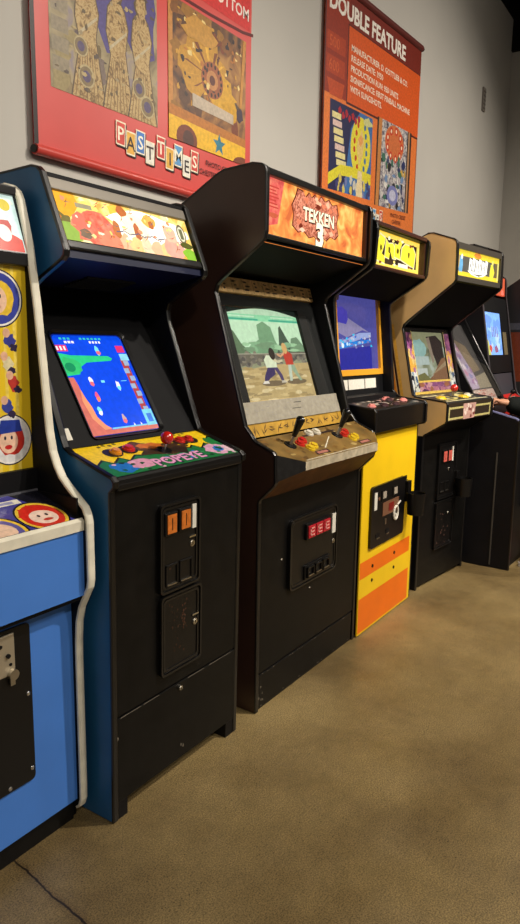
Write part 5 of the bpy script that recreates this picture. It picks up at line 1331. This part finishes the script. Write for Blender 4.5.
for a, yaw in ((ankL, 6), (ankR, -8)):
    m_ = Matrix.Translation(Vector((a[0], a[1], 0))) @ Matrix.Rotation(math.radians(yaw), 4, 'Z')
    sh_ = MB(m_)
    bm = bmesh.new(); bmesh.ops.create_uvsphere(bm, u_segments=20, v_segments=12, radius=1)
    for v in bm.verts:
        y = v.co.y; wz = .052 if y > 0 else .07
        v.co = Vector((v.co.x * (.048 if y > -.2 else .04), .055 + y * .135, max(.018, .04 + v.co.z * (wz - .02 * max(y, 0)))))
    sh_.bm(bm, mat('red_shoe', (150, 24, 30), .5), True)
    sh_.ball((0, 0, .085), .05, MC['red_shoe'], (.9, 1.1, .8))
    so = sh_.build('shoe', P1)
    sl = MB(m_); o = [(.05 * math.cos(t * .2618) * (1 if math.sin(t * .2618) > -.3 else .85), .055 + .142 * math.sin(t * .2618)) for t in range(24)]
    sl.add([(x, y, 0.0) for x, y in o] + [(x, y, .026) for x, y in o], [[i, (i + 1) % 24, 24 + (i + 1) % 24, 24 + i] for i in range(24)] + [list(range(24))[::-1], list(range(24, 48))], mat('white_sole', (222, 214, 206), .6))
    sl.build('sole', so)

# ------------------------------------------------------------------ light
def spot(name, loc, tgt, power, size, blend, rad, col):
    l = bpy.data.lights.new(name, 'SPOT'); l.energy = power; l.spot_size = math.radians(size); l.spot_blend = blend; l.shadow_soft_size = rad; l.color = col
    o = bpy.data.objects.new(name, l); C.objects.link(o); o.location = loc
    o.rotation_euler = (Vector(tgt) - Vector(loc)).to_track_quat('-Z', 'Y').to_euler()
WARM = (1.0, .91, .79)
spot('ceiling_spot', (3.5, -1.3, 4.4), (2.3, 1.1, .3), 640, 96, 1., .05, WARM)
spot('ceiling_spot', (6.6, -1.6, 4.4), (5.7, 1.9, 1.0), 540, 92, 1., .05, WARM)
spot('ceiling_spot', (.6, -2.4, 4.4), (1.2, .6, .2), 130, 100, 1., .08, WARM)
spot('ceiling_spot', (3.4, -3.4, 4.4), (3.6, 2.2, 2.3), 480, 84, 1., .15, WARM)
spot('ceiling_spot', (-1.4, -2.4, 4.4), (2.4, 1.4, .9), 200, 90, 1., .1, WARM)
spot('ceiling_spot', (2.3, -.5, 4.4), (3.95, 1.2, 1.6), 480, 40, 1., .06, WARM)  # extra narrow spot, added to brighten the tan cabinet's left side
wd = bpy.data.worlds.new('room_ambience'); S.world = wd; wd.use_nodes = True
wd.node_tree.nodes['Background'].inputs[0].default_value = (1.0, .92, .82, 1)
wd.node_tree.nodes['Background'].inputs[1].default_value = .16

# ------------------------------------------------------------------ camera
f = 690.; cx, cy = 260., 462.
d = Vector((200. - cx, 4500. - cy, f)).normalized()
xv = Vector((728. - cx, 350. - cy, f)); xv = (xv - d * xv.dot(d)).normalized()
yv = (-d).cross(xv)
R = Matrix((xv, yv, -d))                    # camera (x right, y down, z forward) -> world
right = R @ Vector((1, 0, 0)); up = R @ Vector((0, -1, 0)); back = R @ Vector((0, 0, -1))
cam = bpy.data.cameras.new('camera'); cam.sensor_fit = 'VERTICAL'; cam.sensor_height = 24; cam.lens = f / 924 * 24; cam.clip_start = .05
co = bpy.data.objects.new('camera', cam); C.objects.link(co)
co.matrix_world = Matrix(((right.x, up.x, back.x, 0), (right.y, up.y, back.y, 0), (right.z, up.z, back.z, 1.38), (0, 0, 0, 1)))
S.camera = co
S.view_settings.view_transform = 'Standard'; S.view_settings.look = 'None'; S.view_settings.gamma = 1; S.view_settings.exposure = 0
S.view_settings.use_curve_mapping = False
